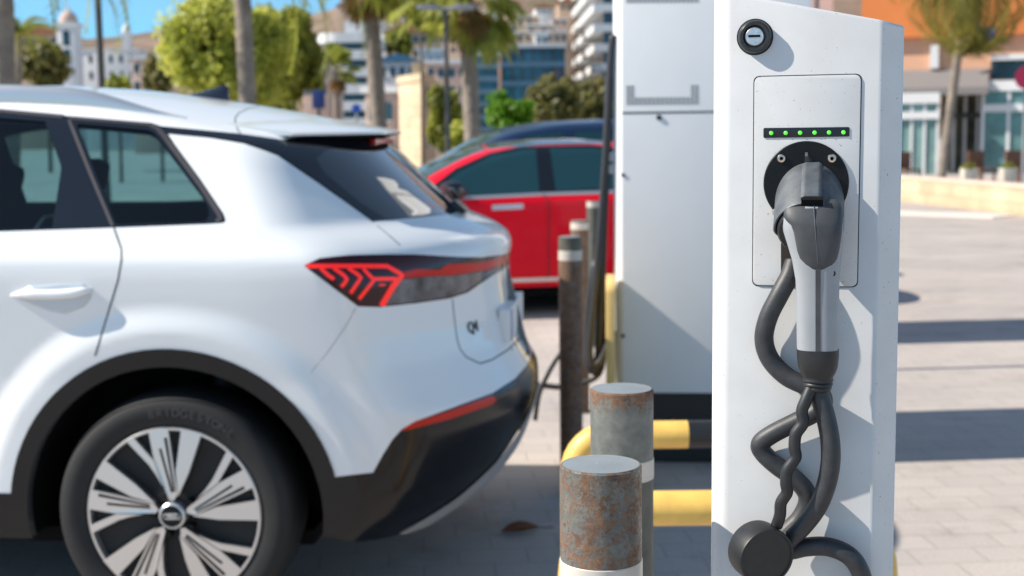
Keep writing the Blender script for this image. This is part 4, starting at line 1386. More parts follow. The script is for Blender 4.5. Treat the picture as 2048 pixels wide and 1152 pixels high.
    def rest(x, y, z, hw, hh, par):
        m = MB(); rings = []
        for u in np.linspace(-1, 1, 9):
            k_ = (1 - abs(u) ** 3.2) ** (1 / 3.2) if abs(u) < 1 else 0.05
            rings.append([(x + .05 * k_ * math.cos(a) + .03 * u, y + hw * max(k_, .3) * math.copysign(abs(math.sin(a)) ** .7, math.sin(a)), z + hh * u) for a in [2 * PI * j / 18 for j in range(18)]])
        m.loft(rings); m.build('headrest', MT['seat_cloth'], par, smooth=True)
    for y in (-.38, .38):
        s0 = seat(-1.0, y, .25, .35, 1.17); rest(-.74, y, 1.30, .13, .085, s0)
        s1 = seat(.02, y, .30, .35, 1.12); rest(.20, y, 1.215, .13, .075, s1)
    return t, sh

def text_mesh(body, size, ext):
    cu = bpy.data.curves.new('txt', 'FONT'); cu.body = body; cu.size = size; cu.extrude = ext
    cu.align_x = 'CENTER'; cu.align_y = 'CENTER'
    o = bpy.data.objects.new('txt', cu); sc.collection.objects.link(o)
    dg = bpy.context.evaluated_depsgraph_get(); dg.update()
    me = bpy.data.meshes.new_from_object(o.evaluated_get(dg))
    bpy.data.objects.remove(o)
    V = [tuple(v.co) for v in me.vertices]; Fc = [tuple(p.vertices) for p in me.polygons]
    bpy.data.meshes.remove(me)
    return V, Fc

def text_on(body, name, m, sh, root, px, size):
    V, Fc = text_mesh(body, size, .003)
    P0 = sh.hit([px]); n = sh.normal(P0)[0]
    n = np.array([n[0], n[1], 0]); n /= np.linalg.norm(n)
    u = np.array([-n[1], n[0], 0])           # to the right when seen from outside
    if (sh.Rm @ np.array([1.0, 0, 0])) @ u < 0: u = -u
    vs = []
    for x, y, z in V:
        q = P0[0] + u * x + np.array([0, 0, 1.0]) * y
        k = sh.surf((q - sh.C)[None])[0]
        nn = sh.normal(k[None])[0]
        vs.append(tuple(k + nn * (z + .0015)))
    return new_mesh(name, vs, Fc, m, root)

MT['tyre_letter'] = mat('tyre_letter', (0.045, 0.046, 0.048), rough=0.6)
def ring_text(body, name, m, root, rad, out, size, a0, a1):
    vs, fs = [], []
    n = len(body)
    for i, ch in enumerate(body):
        V, Fc = text_mesh(ch, size, .0006)
        an = a0 + (a1 - a0) * i / (n - 1)
        b = len(vs)
        for x, y, z in V:
            a = an - x / rad; r_ = rad + y
            vs.append((r_ * math.cos(a), -(out + z), r_ * math.sin(a)))
        fs += [tuple(k + b for k in f) for f in Fc]
    return new_mesh(name, vs, fs, m, root)

white_car, white_shell = build_white_car()

# ------------------------------------------------------------------ the two cars in the next row
def simple_car(name, label, loc, rz, paint, wk, tk, x0, x1, wins, C, wheels, WR_, extras=None):
    t = thing(name, label, 'car', loc, rz)
    ws = prof(wk, .012); tz2 = prof(tk, .07)
    def f(p):
        x, y, z = p[:, 0], p[:, 1], p[:, 2]
        ay = np.abs(y)
        W = ws(z) - .06 * np.maximum(x - 1.2, 0) ** 2 - .07 * np.maximum(-1.2 - x, 0) ** 2
        T_ = tz2(x) - .05 * (ay / .6) ** 2.2
        v = smax(ay - W, x - (x1 - .3 * (ay / .9) ** 2.4 - .25 * (z - .6) ** 2), .12)
        v = smax(v, (x0 + .38 * (ay / .9) ** 2.5 + .25 * (z - .55) ** 2) - x, .14)
        return smax(v, (z - T_) * .95, .07)
    sh = Shell(f, C, loc, rz)
    sd = lambda pts: sh.side(dens(list(pts) + [pts[0]], .03)[:-1])
    pj = lambda pts: sh.surf(np.array(dens(list(pts) + [pts[0]], .03)[:-1]) - sh.C)
    rg = []
    rg.append(('opening', None, pj([(x0 - .1, 0, .17), (x0 + .2, -.8, .2), (x0 + .6, -1, .17), (x1 - .6, -1, .17), (x1 - .1, -.8, .22), (x1 + .1, 0, .22), (x1 - .5, 0, -.2), (x0 + .5, 0, -.2)]), 'none'))
    for wx in wheels:
        rg.append(('opening', None, sd([(wx + (WR_ + .04) * math.cos(a), WR_ + (WR_ + .04) * math.sin(a)) for a in np.linspace(0, 2 * PI, 50)[:-1]]), 'none'))
    for nm, pts, kind in wins:
        rg.append((nm, MT['glass_dark'] if kind != 'frame' else MT['gloss_black'], sd(pts) if kind in ('side', 'frame') else pj(pts), 'each' if kind in ('side', 'frame') else 'both', -.003 if kind != 'frame' else 0.0))
    made, body = cut_shell(sh, rg, t, step=.021, default=('body', paint))
    hub = make_wheel(t, WR_, WR_ * .72, 'single')
    first = True
    for wx in wheels:
        for s_ in (-1, 1):
            c = hub if first else copy_tree(hub, t)
            first = False
            c.location = (wx, s_ * .89, WR_); c.rotation_euler = (0, 0, 0 if s_ < 0 else PI)
    m = MB(); m.box(x0 + .3, x1 - .3, -.78, .78, .16, .45); m.build('floor_pan', MT['matt_black'], t)
    return t, sh, body

def other_cars():
    rz = R(12)
    ex = Vector((math.cos(rz), math.sin(rz), 0)); ey = Vector((-math.sin(rz), math.cos(rz), 0))
    p = gnd(1085, 634)
    loc = p + ey * .92; loc.z = 0
    wk = [(.15, .85), (.3, .89), (.45, .905), (.62, .90), (.78, .915), (.88, .92), (.94, .905), (.98, .87), (1.38, .60), (1.5, .45)]
    tk = [(-2.4, .60), (-2.2, .70), (-1.8, .82), (-1.3, .94), (-1.05, 1.05), (-.8, 1.205), (-.5, 1.33), (-.2, 1.395), (.1, 1.42), (.45, 1.425), (.8, 1.40), (1.2, 1.30), (1.55, 1.17), (1.9, 1.08), (2.3, 1.03)]
    wins = [('front_door_window', [(-.93, .985), (-.62, 1.175), (-.35, 1.29), (-.1, 1.335), (.03, 1.345), (.0, 1.0), (-.5, .98)], 'side'),
            ('rear_door_window', [(.13, 1.005), (.14, 1.345), (.5, 1.345), (.85, 1.30), (1.15, 1.20), (1.38, 1.09), (1.2, 1.04)], 'side'),
            ('window_frame', [(-1.0, .965), (-.65, 1.195), (-.36, 1.31), (-.1, 1.36), (.5, 1.367), (.88, 1.32), (1.2, 1.215), (1.46, 1.085), (1.2, 1.02), (.5, .99)], 'frame'),
            ('windscreen', [(-1.15, 0, 1.02), (-1.1, -.6, .99), (-.7, -.56, 1.2), (-.35, -.45, 1.33), (-.3, 0, 1.38), (-.3, .05, 1.38), (-1.15, .05, 1.02)], 'top'),
            ('roof_glass', [(-.29, 0, 1.39), (-.34, -.47, 1.335), (-.1, -.57, 1.365), (.3, -.585, 1.385), (.72, -.55, 1.37), (.76, 0, 1.42), (.76, .05, 1.42), (-.29, .05, 1.39)], 'top'),
            ('rear_window', [(.75, 0, 1.41), (.8, -.48, 1.36), (1.2, -.55, 1.24), (1.7, -.55, 1.1), (1.75, 0, 1.13), (1.75, .05, 1.13), (.75, .05, 1.41)], 'top')]
    t, sh, body = simple_car('parked_car', 'red car with flush silver handle parked beyond the white car, nose to the left', loc, rz, MT['red_paint'], wk, tk, -2.22, 2.38, wins, (.1, 0, .72), (-1.38, 1.46), .335)
    sr = lambda pts, w_, m, nm, off=.004: ribbon(sh, sh.side(dens(pts, .03)), w_, m, nm, body, off)
    sr([(-1.0, .962), (-.5, .966), (0, .98), (.5, .985), (1.2, 1.015), (1.42, 1.07)], .030, MT['silver'], 'belt_moulding')
    sr([(-.40, .885), (-.15, .89)], .040, MT['silver'], 'door_handle', .012)
    sr([(.66, .915), (.91, .92)], .040, MT['silver'], 'door_handle', .012)
    sr([(.03, .985), (.06, .9), (.06, .35), (.02, .25)], .008, MT['seam'], 'door_seam')
    sr([(1.05, 1.02), (1.1, .8), (1.02, .6)], .008, MT['seam'], 'door_seam')
    sr([(-1.0, .95), (-1.02, .6), (-.95, .25)], .008, MT['seam'], 'door_seam')
    sr([(-.95, .30), (0, .30), (1.05, .30)], .03, MT['silver'], 'sill_highlight')  # silver strip put in for the highlight along the sill
    for s_ in (-1, 1):
        m = MB()
        rings = []
        for u in np.linspace(0, 1, 7):
            k = max(.25, (1 - (2 * u - 1) ** 4)) ** .5
            rings.append([(-.72 + .11 * k * math.cos(a), s_ * (.86 + .24 * u), 1.03 + .075 * k * math.sin(a)) for a in [2 * PI * j / 14 for j in range(14)]])
        m.loft(rings); m.build('door_mirror', MT['gloss_black'], t, smooth=True)
    # the dark blue car behind it
    loc2 = at(1100, 300, 13.4) + ey * .3; loc2.z = 0
    tk2 = [(-2.5, .70), (-2.3, .88), (-1.6, .98), (-1.25, 1.10), (-.95, 1.29), (-.68, 1.44), (-.45, 1.52), (0, 1.585), (.6, 1.605), (1.4, 1.56), (1.9, 1.42), (2.2, 1.15), (2.4, .95)]
    wk2 = [(.15, .85), (.4, .90), (.8, .925), (.95, .92), (1.02, .88), (1.5, .62), (1.65, .5)]
    wins2 = [('front_door_window', [(-1.05, 1.06), (-.6, 1.33), (-.3, 1.45), (.05, 1.49), (.05, 1.06)], 'side'),
             ('rear_door_window', [(.15, 1.06), (.15, 1.49), (.9, 1.49), (1.5, 1.38), (1.6, 1.12)], 'side'),
             ('windscreen', [(-1.35, 0, 1.1), (-1.25, -.62, 1.07), (-.8, -.55, 1.33), (-.5, -.45, 1.46), (-.48, 0, 1.5), (-.48, .05, 1.5), (-1.35, .05, 1.1)], 'top'),
             ('rear_window', [(1.75, 0, 1.45), (1.78, -.5, 1.4), (2.1, -.58, 1.15), (2.15, 0, 1.15), (2.15, .05, 1.15), (1.75, .05, 1.45)], 'top')]
    simple_car('parked_car', 'dark blue car behind the red one, only its roof and windows showing', loc2, rz, MT['blue_paint'], wk2, tk2, -2.4, 2.42, wins2, (.1, 0, .8), (-1.45, 1.45), .35)
other_cars()

# ------------------------------------------------------------------ trees and palms
def leaf_mat(name, c1, c2, sc_=1.2):
    m = bpy.data.materials.new(name); m.use_nodes = True
    N, L = m.node_tree.nodes, m.node_tree.links
    b = N['Principled BSDF']; b.inputs['Roughness'].default_value = .5
    tc = N.new('ShaderNodeTexCoord'); t = N.new('ShaderNodeTexNoise'); t.inputs['Scale'].default_value = sc_; t.inputs['Detail'].default_value = 5
    L.new(tc.outputs['Object'], t.inputs['Vector'])
    r_ = N.new('ShaderNodeValToRGB'); r_.color_ramp.elements[0].position = .36; r_.color_ramp.elements[1].position = .64
    r_.color_ramp.elements[0].color = (*c1, 1); r_.color_ramp.elements[1].color = (*c2, 1)
    L.new(t.outputs['Fac'], r_.inputs[0]); L.new(r_.outputs[0], b.inputs['Base Color'])
    tr = N.new('ShaderNodeBsdfTranslucent'); L.new(r_.outputs[0], tr.inputs[0])
    mx = N.new('ShaderNodeMixShader'); mx.inputs[0].default_value = .55
    out = [n_ for n_ in N if n_.type == 'OUTPUT_MATERIAL'][0]
    L.new(b.outputs[0], mx.inputs[1]); L.new(tr.outputs[0], mx.inputs[2]); L.new(mx.outputs[0], out.inputs[0])
    return m
MT['leaf_yellow'] = leaf_mat('leaf_yellow', (.38, .42, .05), (.62, .62, .13))
MT['leaf_mid'] = leaf_mat('leaf_mid', (.16, .185, .022), (.38, .39, .06))
MT['leaf_olive'] = leaf_mat('leaf_olive', (.12, .125, .03), (.30, .27, .085))
MT['leaf_bright'] = leaf_mat('leaf_bright', (.10, .24, .008), (.20, .40, .018))
MT['leaf_palm'] = leaf_mat('leaf_palm', (.17, .21, .025), (.44, .46, .09), 2.5)
MT['leaf_palm_dark'] = leaf_mat('leaf_palm_dark', (.05, .07, .014), (.40, .34, .06), 1.0)
MT['leaf_dead'] = leaf_mat('leaf_dead', (.20, .11, .035), (.32, .20, .07), 3)
MT['bark'] = mat('bark', (.23, .19, .155), .9, noise=(4, .35), bump=(14, .8, .03))
MT['bark_dark'] = mat('bark_dark', (.10, .08, .06), .9, noise=(5, .3))

def px_ell(pxl, pxr, pyt, pyb, Y):
    c = at((pxl + pxr) / 2, (pyt + pyb) / 2, Y)
    return c, (pxr - pxl) / 2 * Y / F, (pyb - pyt) / 2 * Y / F

def leafy(name, label, cat, box, Y, m, n=2600, size=.2, seed=1, group=None, trunk=True, depth=None, clumps=26):
    rng = random.Random(seed)
    c, rx, rzz = px_ell(*box, Y)
    ry = depth or rx
    t = thing(name, label, cat, (c.x, c.y, 0), 0, group)
    mb = MB()
    cl = []
    for i in range(clumps):
        while True:
            p = Vector((rng.uniform(-1, 1), rng.uniform(-1, 1), rng.uniform(-1, 1)))
            if .25 < p.length < 1: break
        p = p * .84
        k = rng.uniform(.14, .30)
        cl.append((p, k))
    vs, fs = [], []
    for i in range(n):
        p, k = cl[i % clumps]
        d = Vector((rng.gauss(0, 1), rng.gauss(0, 1), rng.gauss(0, 1) + .25)).normalized()
        q = p + d * k * (rng.uniform(.3, 1.1) if i % 5 else rng.uniform(.9, 1.7))
        w_ = Vector((q.x * rx, q.y * ry, c.z + q.z * rzz))
        if w_.z < .1: continue
        nrm = (d + Vector((rng.gauss(-.25, .5), rng.gauss(0, .5), rng.gauss(.2, .5)))).normalized()
        a = nrm.cross(Vector((rng.gauss(0, 1), rng.gauss(0, 1), rng.gauss(0, 1)))).normalized(); b = nrm.cross(a)
        s_ = size * rng.uniform(.6, 1.35)
        bb = len(vs)
        vs += [w_ - a * s_, w_ - b * s_ * .5, w_ + a * s_, w_ + b * s_ * .5]
        fs.append((bb, bb + 1, bb + 2, bb + 3))
    new_mesh('crown', vs, fs, m, t)
    if trunk:
        r0 = max(.06, rx * .07)
        mb.tube([(0, 0, 0), (r0 * .4, 0, c.z * .5), (0, 0, c.z), (0, 0, c.z + rzz * .4)], [r0, r0 * .85, r0 * .6, r0 * .25], 10)
        for i in range(6):
            p, k = cl[i]
            mb.tube([(0, 0, max(.2, c.z - rzz * .45)), (p.x * rx * .5, p.y * ry * .5, c.z + p.z * rzz * .3), (p.x * rx, p.y * ry, c.z + p.z * rzz)], [r0 * .5, r0 * .3, r0 * .1], 6)
        mb.build('trunk', MT['bark_dark'], t, smooth=True)
    return t

def fan_crown(rng, cen, n, L_, R_, el0, el1, fs, vs):
    for i in range(n):
        az = rng.uniform(0, 2 * PI); el = R(rng.uniform(el0, el1))
        d = Vector((math.cos(az) * math.cos(el), math.sin(az) * math.cos(el), math.sin(el)))
        side = Vector((-math.sin(az), math.cos(az), 0)); upv = side.cross(d) * -1
        l_ = L_ * rng.uniform(.8, 1.15)
        h = cen + d * l_ + Vector((0, 0, -.12 * l_))
        b = len(vs)
        vs += [cen + side * .02, cen - side * .02, h]; fs.append((b, b + 1, b + 2))
        for k in range(15):
            a = R(-105 + 210 * k / 14)
            dd = (d * math.cos(a) + side * math.sin(a)).normalized()
            rr = R_ * rng.uniform(.8, 1.1) * (1 - .25 * abs(k - 7) / 7)
            s2 = (side * math.cos(a) - d * math.sin(a)).normalized() * rr * .11
            mid = h + dd * rr * .6; tip = h + dd * rr + Vector((0, 0, -rr * rng.uniform(.15, .4)))
            b = len(vs)
            vs += [h, mid - s2, tip, mid + s2]; fs.append((b, b + 1, b + 2, b + 3))

def pinnate_crown(rng, cen, n, L_, el0, el1, fs, vs, leaf=.45, droop=1.0, az_rng=(0, 360)):
    for i in range(n):
        az = R(rng.uniform(*az_rng)); el = R(rng.uniform(el0, el1)); L1 = L_ * rng.uniform(.8, 1.1)
        hd = Vector((math.cos(az), math.sin(az), 0)); side = Vector((-math.sin(az), math.cos(az), 0))
        p = cen.copy(); e = el
        k_ = 26
        for k in range(k_):
            u = k / k_
            d = hd * math.cos(e) + Vector((0, 0, math.sin(e)))
            q = p + d * L1 / k_
            b = len(vs)
            vs += [p + side * .02, p - side * .02, q - side * .015, q + side * .015]; fs.append((b, b + 1, b + 2, b + 3))
            if k > 2:
                lf = leaf * math.sin(PI * min(1, .15 + u * .8)) * rng.uniform(.85, 1.15)
                for sg in (-1, 1):
                    tip = p + side * sg * lf * .75 + d * lf * .55 + Vector((0, 0, -lf * rng.uniform(.25, .65)))
                    b = len(vs)
                    vs += [p, p + d * .05 + side * sg * lf * .1, tip]; fs.append((b, b + 1, b + 2))
            p = q; e -= droop * R(4.2) * (.5 + u)

def palm(label, top, bot, Y, wpx, kind, n, L_, Rf, seed, mleaf='leaf_palm', skirt=0, droop=1.0, els=(-25, 80), az=(0, 360)):
    rng = random.Random(seed)
    a, b = at(top[0], top[1], Y), at(bot[0], bot[1], Y)
    k = (0 - b.z) / (a.z - b.z)
    base = b + (a - b) * k
    t = thing('palm_tree', label, 'palm tree', (base.x, base.y, 0), 0, 'palm trees around the square')
    tp = a - Vector((base.x, base.y, 0))
    r0 = wpx * Y / F / 2
    mb = MB(); vs = []
    path, rad = [], []
    nseg = 44
    for i in range(nseg + 1):
        u = i / nseg
        path.append(Vector((tp.x * u, tp.y * u, tp.z * u)))
        rad.append(r0 * (1.18 - .2 * u + .35 * max(0, .08 - u) * 6) * (1 + .045 * (i % 2)) * rng.uniform(.97, 1.03))
    mb.tube(path, rad, 14); mb.build('trunk', MT['bark'], t, angle=60)
    vs, fs = [], []
    if kind == 'fan': fan_crown(rng, tp, n, L_, Rf, els[0], els[1], fs, vs)
    else: pinnate_crown(rng, tp, n, L_, els[0], els[1], fs, vs, Rf, droop, az)
    new_mesh('crown', vs, fs, MT[mleaf], t)
    if skirt:
        vs, fs = [], []
        if kind == 'fan': fan_crown(rng, tp - Vector((0, 0, .25)), skirt, L_ * .6, Rf * .8, -82, -45, fs, vs)
        else: pinnate_crown(rng, tp - Vector((0, 0, .2)), skirt, L_ * .5, -75, -50, fs, vs, Rf * .7, .5)
        new_mesh('dead_fronds', vs, fs, MT['leaf_dead'], t)
    return t

palm('thick palm trunk at the far left edge, behind the white car roof', (6, -140), (12, 165), 20, 34, 'pin', 26, 3.2, .5, 11)
palm('tall bare palm trunk rising behind the shark fin aerial of the white car', (478, -150), (495, 200), 19, 31, 'pin', 26, 3.0, .5, 12, 'leaf_mid')
palm('fan palm with a ragged crown and brown skirt, left of the cream stone house', (734, -100), (757, 240), 24, 29, 'fan', 34, .75, .62, 13, skirt=14, els=(-55, 80))
palm('fan palm with a broad crown right of the double lamp post', (930, -58), (946, 285), 23, 31, 'fan', 34, .85, .62, 14, skirt=6, els=(-68, 80))
palm('small distant fan palm in front of the white rounded hotel', (671, 134), (673, 215), 62, 13, 'fan', 34, .7, .62, 15, skirt=8, els=(-30, 80))
palm('date palm with long drooping fronds before the orange building', (1938, -58), (1884, 345), 30, 16, 'pin', 64, 2.7, .6, 16, 'leaf_palm_dark', skirt=0, droop=1.9, els=(-62, 70))
palm('low palm with thin fronds left of the domed tower', (38, 72), (36, 170), 45, 14, 'pin', 22, 1.7, .35, 17, 'leaf_mid', els=(-10, 70))

TG = 'trees and shrubs of the park'
leafy('broadleaf_tree', 'large yellow green tree left of the palm trunk behind the car', 'tree', (322, 590, -16, 240), 33, MT['leaf_yellow'], 21000, .105, 21, TG, clumps=140)
leafy('broadleaf_tree', 'dark green round tree right of the palm trunk, beside a blue sign', 'tree', (475, 648, 8, 240), 37, MT['leaf_mid'], 12000, .115, 22, TG, clumps=85)
leafy('broadleaf_tree', 'olive green tree in front of the domed tower at the left', 'tree', (32, 150, 72, 185), 60, MT['leaf_olive'], 3600, .16, 23, TG, clumps=50)
leafy('shrub', 'low yellow green shrub below the white town hall, just above the car roof', 'shrub', (205, 265, 150, 200), 45, MT['leaf_yellow'], 1200, .13, 24, TG)
leafy('shrub', 'olive shrub left of the large yellow green tree', 'shrub', (285, 350, 110, 200), 46, MT['leaf_olive'], 1500, .15, 25, TG)
leafy('shrub', 'bright green bushy shrub above the dark blue car', 'shrub', (972, 1068, 180, 282), 29, MT['leaf_bright'], 4000, .08, 26, TG, clumps=50)
leafy('broadleaf_tree', 'olive tree below the dark glass building, right of the bright green shrub', 'tree', (1045, 1165, 148, 285), 33, MT['leaf_olive'], 5000, .10, 27, TG, clumps=60)
leafy('broadleaf_tree', 'yellowish olive tree half hidden by the left edge of the tall charger', 'tree', (1120, 1260, 158, 285), 36, MT['leaf_olive'], 5000, .11, 28, TG, clumps=60)
leafy('broadleaf_tree', 'slim green tree behind the double lamp post', 'tree', (850, 925, 165, 310), 31, MT['leaf_mid'], 4000, .09, 29, TG, clumps=50)
leafy('shrub', 'yellow green shrub at the foot of the fan palm by the lamp post', 'shrub', (880, 960, 235, 325), 27, MT['leaf_yellow'], 1600, .09, 30, TG)
leafy('broadleaf_tree', 'dark tree on the hillside above the blue roofs', 'tree', (765, 830, 62, 110), 140, MT['leaf_mid'], 900, .5, 31, TG)
leafy('broadleaf_tree', 'dark tree crown in front of the hill between the two fan palms', 'tree', (800, 880, -20, 60), 45, MT['leaf_mid'], 1800, .18, 32, TG)

# ------------------------------------------------------------------ street furniture behind
MT['pole_dark'] = mat('pole_dark', (.06, .055, .05), .5)
MT['pole_grey'] = mat('pole_grey', (.30, .31, .32), .5, .3)
def poles():
    a = at(204, 180, 22)
    t = thing('street_lamp', 'single dark lamp pole between the domed tower and the yellow green tree', 'street lamp', (a.x, a.y, 0))
    m = MB(); m.lathe([(.075, 0), (.06, 1.2), (.045, 6.5), (0, 6.5)], 14); m.build('pole', MT['pole_dark'], t, angle=40)
    m = MB(); m.tube([(0, 0, 6.4), (.2, 0, 6.7), (.9, 0, 6.8)], .03, 8); m.build('arm', MT['pole_dark'], t)
    m = MB(); m.box(.8, 1.4, -.12, .12, 6.74, 6.86); m.build('lamp_head', MT['pole_grey'], t, bevel=.03)
    Y = 20
    a = at(896, 300, Y); h = at(896, 18, Y).z
    t = thing('street_lamp', 'double armed lamp post with flat heads between the two tall fan palms', 'street lamp', (a.x, a.y, 0))
    m = MB(); m.lathe([(.06, 0), (.042, 1), (.03, h), (0, h)], 14); m.build('pole', MT['pole_dark'], t, angle=40)
    for s_ in (-1, 1):
        m = MB(); m.tube([(0, 0, h), (s_ * .2, 0, h + .02)], .03, 8); m.build('arm', MT['pole_grey'], t)
        m = MB(); m.box(min(s_ * .1, s_ * .42), max(s_ * .1, s_ * .42), -.1, .1, h - .01, h + .06); m.build('lamp_head', MT['pole_grey'], t, bevel=.03)
    # blue sign board and a round blue sign
    a, b = at(624, 180, 30), at(650, 217, 30)
    t = thing('sign_board', 'plain dark blue sign board above the rear end of the white car roof', 'sign', ((a.x + b.x) / 2, a.y, 0))
    hw = (b.x - a.x) / 2
    m = MB(); m.box(-hw, hw, -.03, .03, b.z, a.z); m.build('board', mat('sign_blue', (.012, .035, .16), .5), t, bevel=.01)
    m = MB(); m.lathe([(.04, 0), (.04, b.z), (0, b.z)], 10); m.build('pole', MT['pole_dark'], t)
    a = at(713, 217, 30)
    t = thing('traffic_sign', 'small round blue traffic sign left of the cream stone house', 'traffic sign', (a.x, a.y, 0))
    m = MB(); m.lathe([(.10, 0), (.10, .02), (0, .02)], 24, Matrix.Translation((0, -.03, a.z)) @ AX_OUT); m.build('disc', mat('sign_bright_blue', (.01, .07, .42), .4), t)
    m = MB(); m.lathe([(.03, 0), (.03, a.z - .05), (0, a.z - .05)], 10); m.build('pole', MT['pole_grey'], t)
    a = at(2052, 155, 30)
    t = thing('traffic_sign', 'round no parking sign, red ring on blue, at the right edge', 'traffic sign', (a.x, a.y, 0))
    T_ = Matrix.Translation((0, -.03, a.z)) @ AX_OUT
    m = MB(); m.lathe([(.26, 0), (.26, .02), (.185, .021)], 36, T_); m.build('red_ring', mat('sign_red', (.62, .02, .09), .4), t)
    m = MB(); m.lathe([(.186, .01), (.186, .019), (0, .019)], 36, T_); m.build('blue_field', mat('sign_blue2', (.05, .04, .55), .4), t)
    m = MB(); m.box(-.185, .185, -.024, -.0215, -.03, .03, Matrix.Translation((0, -.03, a.z)) @ Matrix.Rotation(R(45), 4, 'Y')); m.build('red_bar', mat('sign_red2', (.62, .02, .09), .4), t)
    m = MB(); m.lathe([(.035, 0), (.035, a.z + .2), (0, a.z + .2)], 10); m.build('pole', MT['pole_grey'], t)
poles()

# ------------------------------------------------------------------ hill and town
def hill():
    kn = [(-6000, 150), (-1500, 118), (0, 98), (60, 84), (160, 78), (260, 71), (340, 56), (420, 49), (560, 44), (640, 30), (700, 2), (760, -60), (900, -150), (1200, -240), (1600, -220), (2600, -60), (8000, 100)]
    kx = [k[0] for k in kn]; ky = [k[1] for k in kn]
    Y0, Y1, Y2 = 300, 520, 900
    nx, ny = 150, 34
    rng = np.random.RandomState(3)
    nz = rng.rand(ny, nx)
    vs, fs = [], []
    for j in range(ny):
        v = j / (ny - 1)
        for i in range(nx):
            px = -5000 + 13000 * i / (nx - 1)
            rd = at(px, np.interp(px, kx, ky), Y1)
            if v < .7:
                u = v / .7; Y = Y0 + (Y1 - Y0) * u; z = rd.z * (u ** .9)
                z += (nz[j, i] - .5) * rd.z * .05 * math.sin(PI * u)
            else:
                u = (v - .7) / .3; Y = Y1 + (Y2 - Y1) * u; z = rd.z * (1 - u)
            vs.append((rd.x * (.8 + .2 * Y / Y1), Y, max(z, 0) - .05))
    for j in range(ny - 1):
        for i in range(nx - 1):
            fs.append((j * nx + i, j * nx + i + 1, (j + 1) * nx + i + 1, (j + 1) * nx + i))
    m = bpy.data.materials.new('hillside'); m.use_nodes = True
    N, L = m.node_tree.nodes, m.node_tree.links
    b = N['Principled BSDF']; b.inputs['Roughness'].default_value = .95
    tc = N.new('ShaderNodeTexCoord')
    t1 = N.new('ShaderNodeTexNoise'); t1.inputs['Scale'].default_value = .045; t1.inputs['Detail'].default_value = 9; t1.inputs['Roughness'].default_value = .7
    L.new(tc.outputs['Object'], t1.inputs['Vector'])
    r_ = N.new('ShaderNodeValToRGB'); e = r_.color_ramp.elements
    e[0].position, e[0].color = .38, (.085, .075, .035, 1)
    e[1].position, e[1].color = .68, (.33, .225, .15, 1)
    k = e.new(.5); k.color = (.19, .13, .095, 1)
    L.new(t1.outputs['Fac'], r_.inputs[0]); L.new(r_.outputs[0], b.inputs['Base Color'])
    o = new_mesh('hill', vs, fs, m, None, True)
    tag(o, kind='structure')
hill()

MT['win_glass'] = mat('win_glass', (.03, .06, .085), .08)
MT['stucco_white'] = mat('stucco_white', (.66, .66, .66), .8, noise=(.6, .06))
MT['stucco_cream'] = block_mat('stucco_cream', (.62, .50, .33), (.55, .43, .28), (.45, .35, .24), .9, .35, .02, scale_noise=.6)
MT['stucco_beige'] = mat('stucco_beige', (.50, .37, .27), .85, noise=(.5, .12))
MT['stucco_pink'] = mat('stucco_pink', (.55, .40, .33), .85, noise=(.5, .1))
MT['blue_roof'] = mat('blue_roof', (.05, .17, .28), .5)
MT['teal_glass'] = mat('teal_glass', (.02, .10, .15), .1, noise=(.5, .5))
MT['tile_roof'] = mat('tile_roof', (.34, .14, .07), .8, noise=(2, .2))

def building(label, box, Y, depth, m, rot=0, rows=0, cols=0, roof=None, wf=(.55, .5), z0=0.0, cat='building', name='town_house', mwin=None, group=None):
    """box of the photo the front covers; windows are glazed leaves set in the wall with a sill"""
    l, r_, t_, b_ = box
    a, c = at(l, t_, Y), at(r_, t_, Y)
    W_ = c.x - a.x; H = max(a.z, c.z)
    t = thing(name, label, cat, ((a.x + c.x) / 2, Y, 0), R(rot), group)
    mb = MB(); mb.box(-W_ / 2, W_ / 2, 0, depth, z0, H); mb.build('wall', m, t, bevel=.03)
    if roof == 'flat':
        mb = MB(); mb.box(-W_ / 2 - .15, W_ / 2 + .15, -.15, depth + .15, H, H + .25); mb.build('cornice', MT['stucco_white'], t)
    elif roof:
        e = W_ * .06; hr = W_ * .22
        mb = MB(); mb.prism([(-W_ / 2 - e, H), (W_ / 2 + e, H), (W_ / 2 + e, H + .15), (0, H + hr), (-W_ / 2 - e, H + .15)], lambda p, k: (p[0], -.3 if k else depth + .3, p[1])); mb.build('roof', MT[roof], t)
    if rows:
        zb = at(l, b_, Y).z
        fh = (H - max(zb, 0)) / rows; fw = W_ / cols
        for j in range(rows):
            for i in range(cols):
                cx = -W_ / 2 + fw * (i + .5); cz = max(zb, 0) + fh * (j + .48)
                ww, hh = fw * wf[0] / 2, fh * wf[1] / 2
                mb = MB(); mb.box(cx - ww, cx + ww, -.05, .12, cz - hh, cz + hh); w_ = mb.build('window', mwin or MT['win_glass'], t)
                mb = MB(); mb.box(cx - ww * 1.15, cx + ww * 1.15, -.14, .05, cz - hh * 1.12, cz - hh); mb.build('sill', MT['stucco_white'], w_)
    return t, W_, H

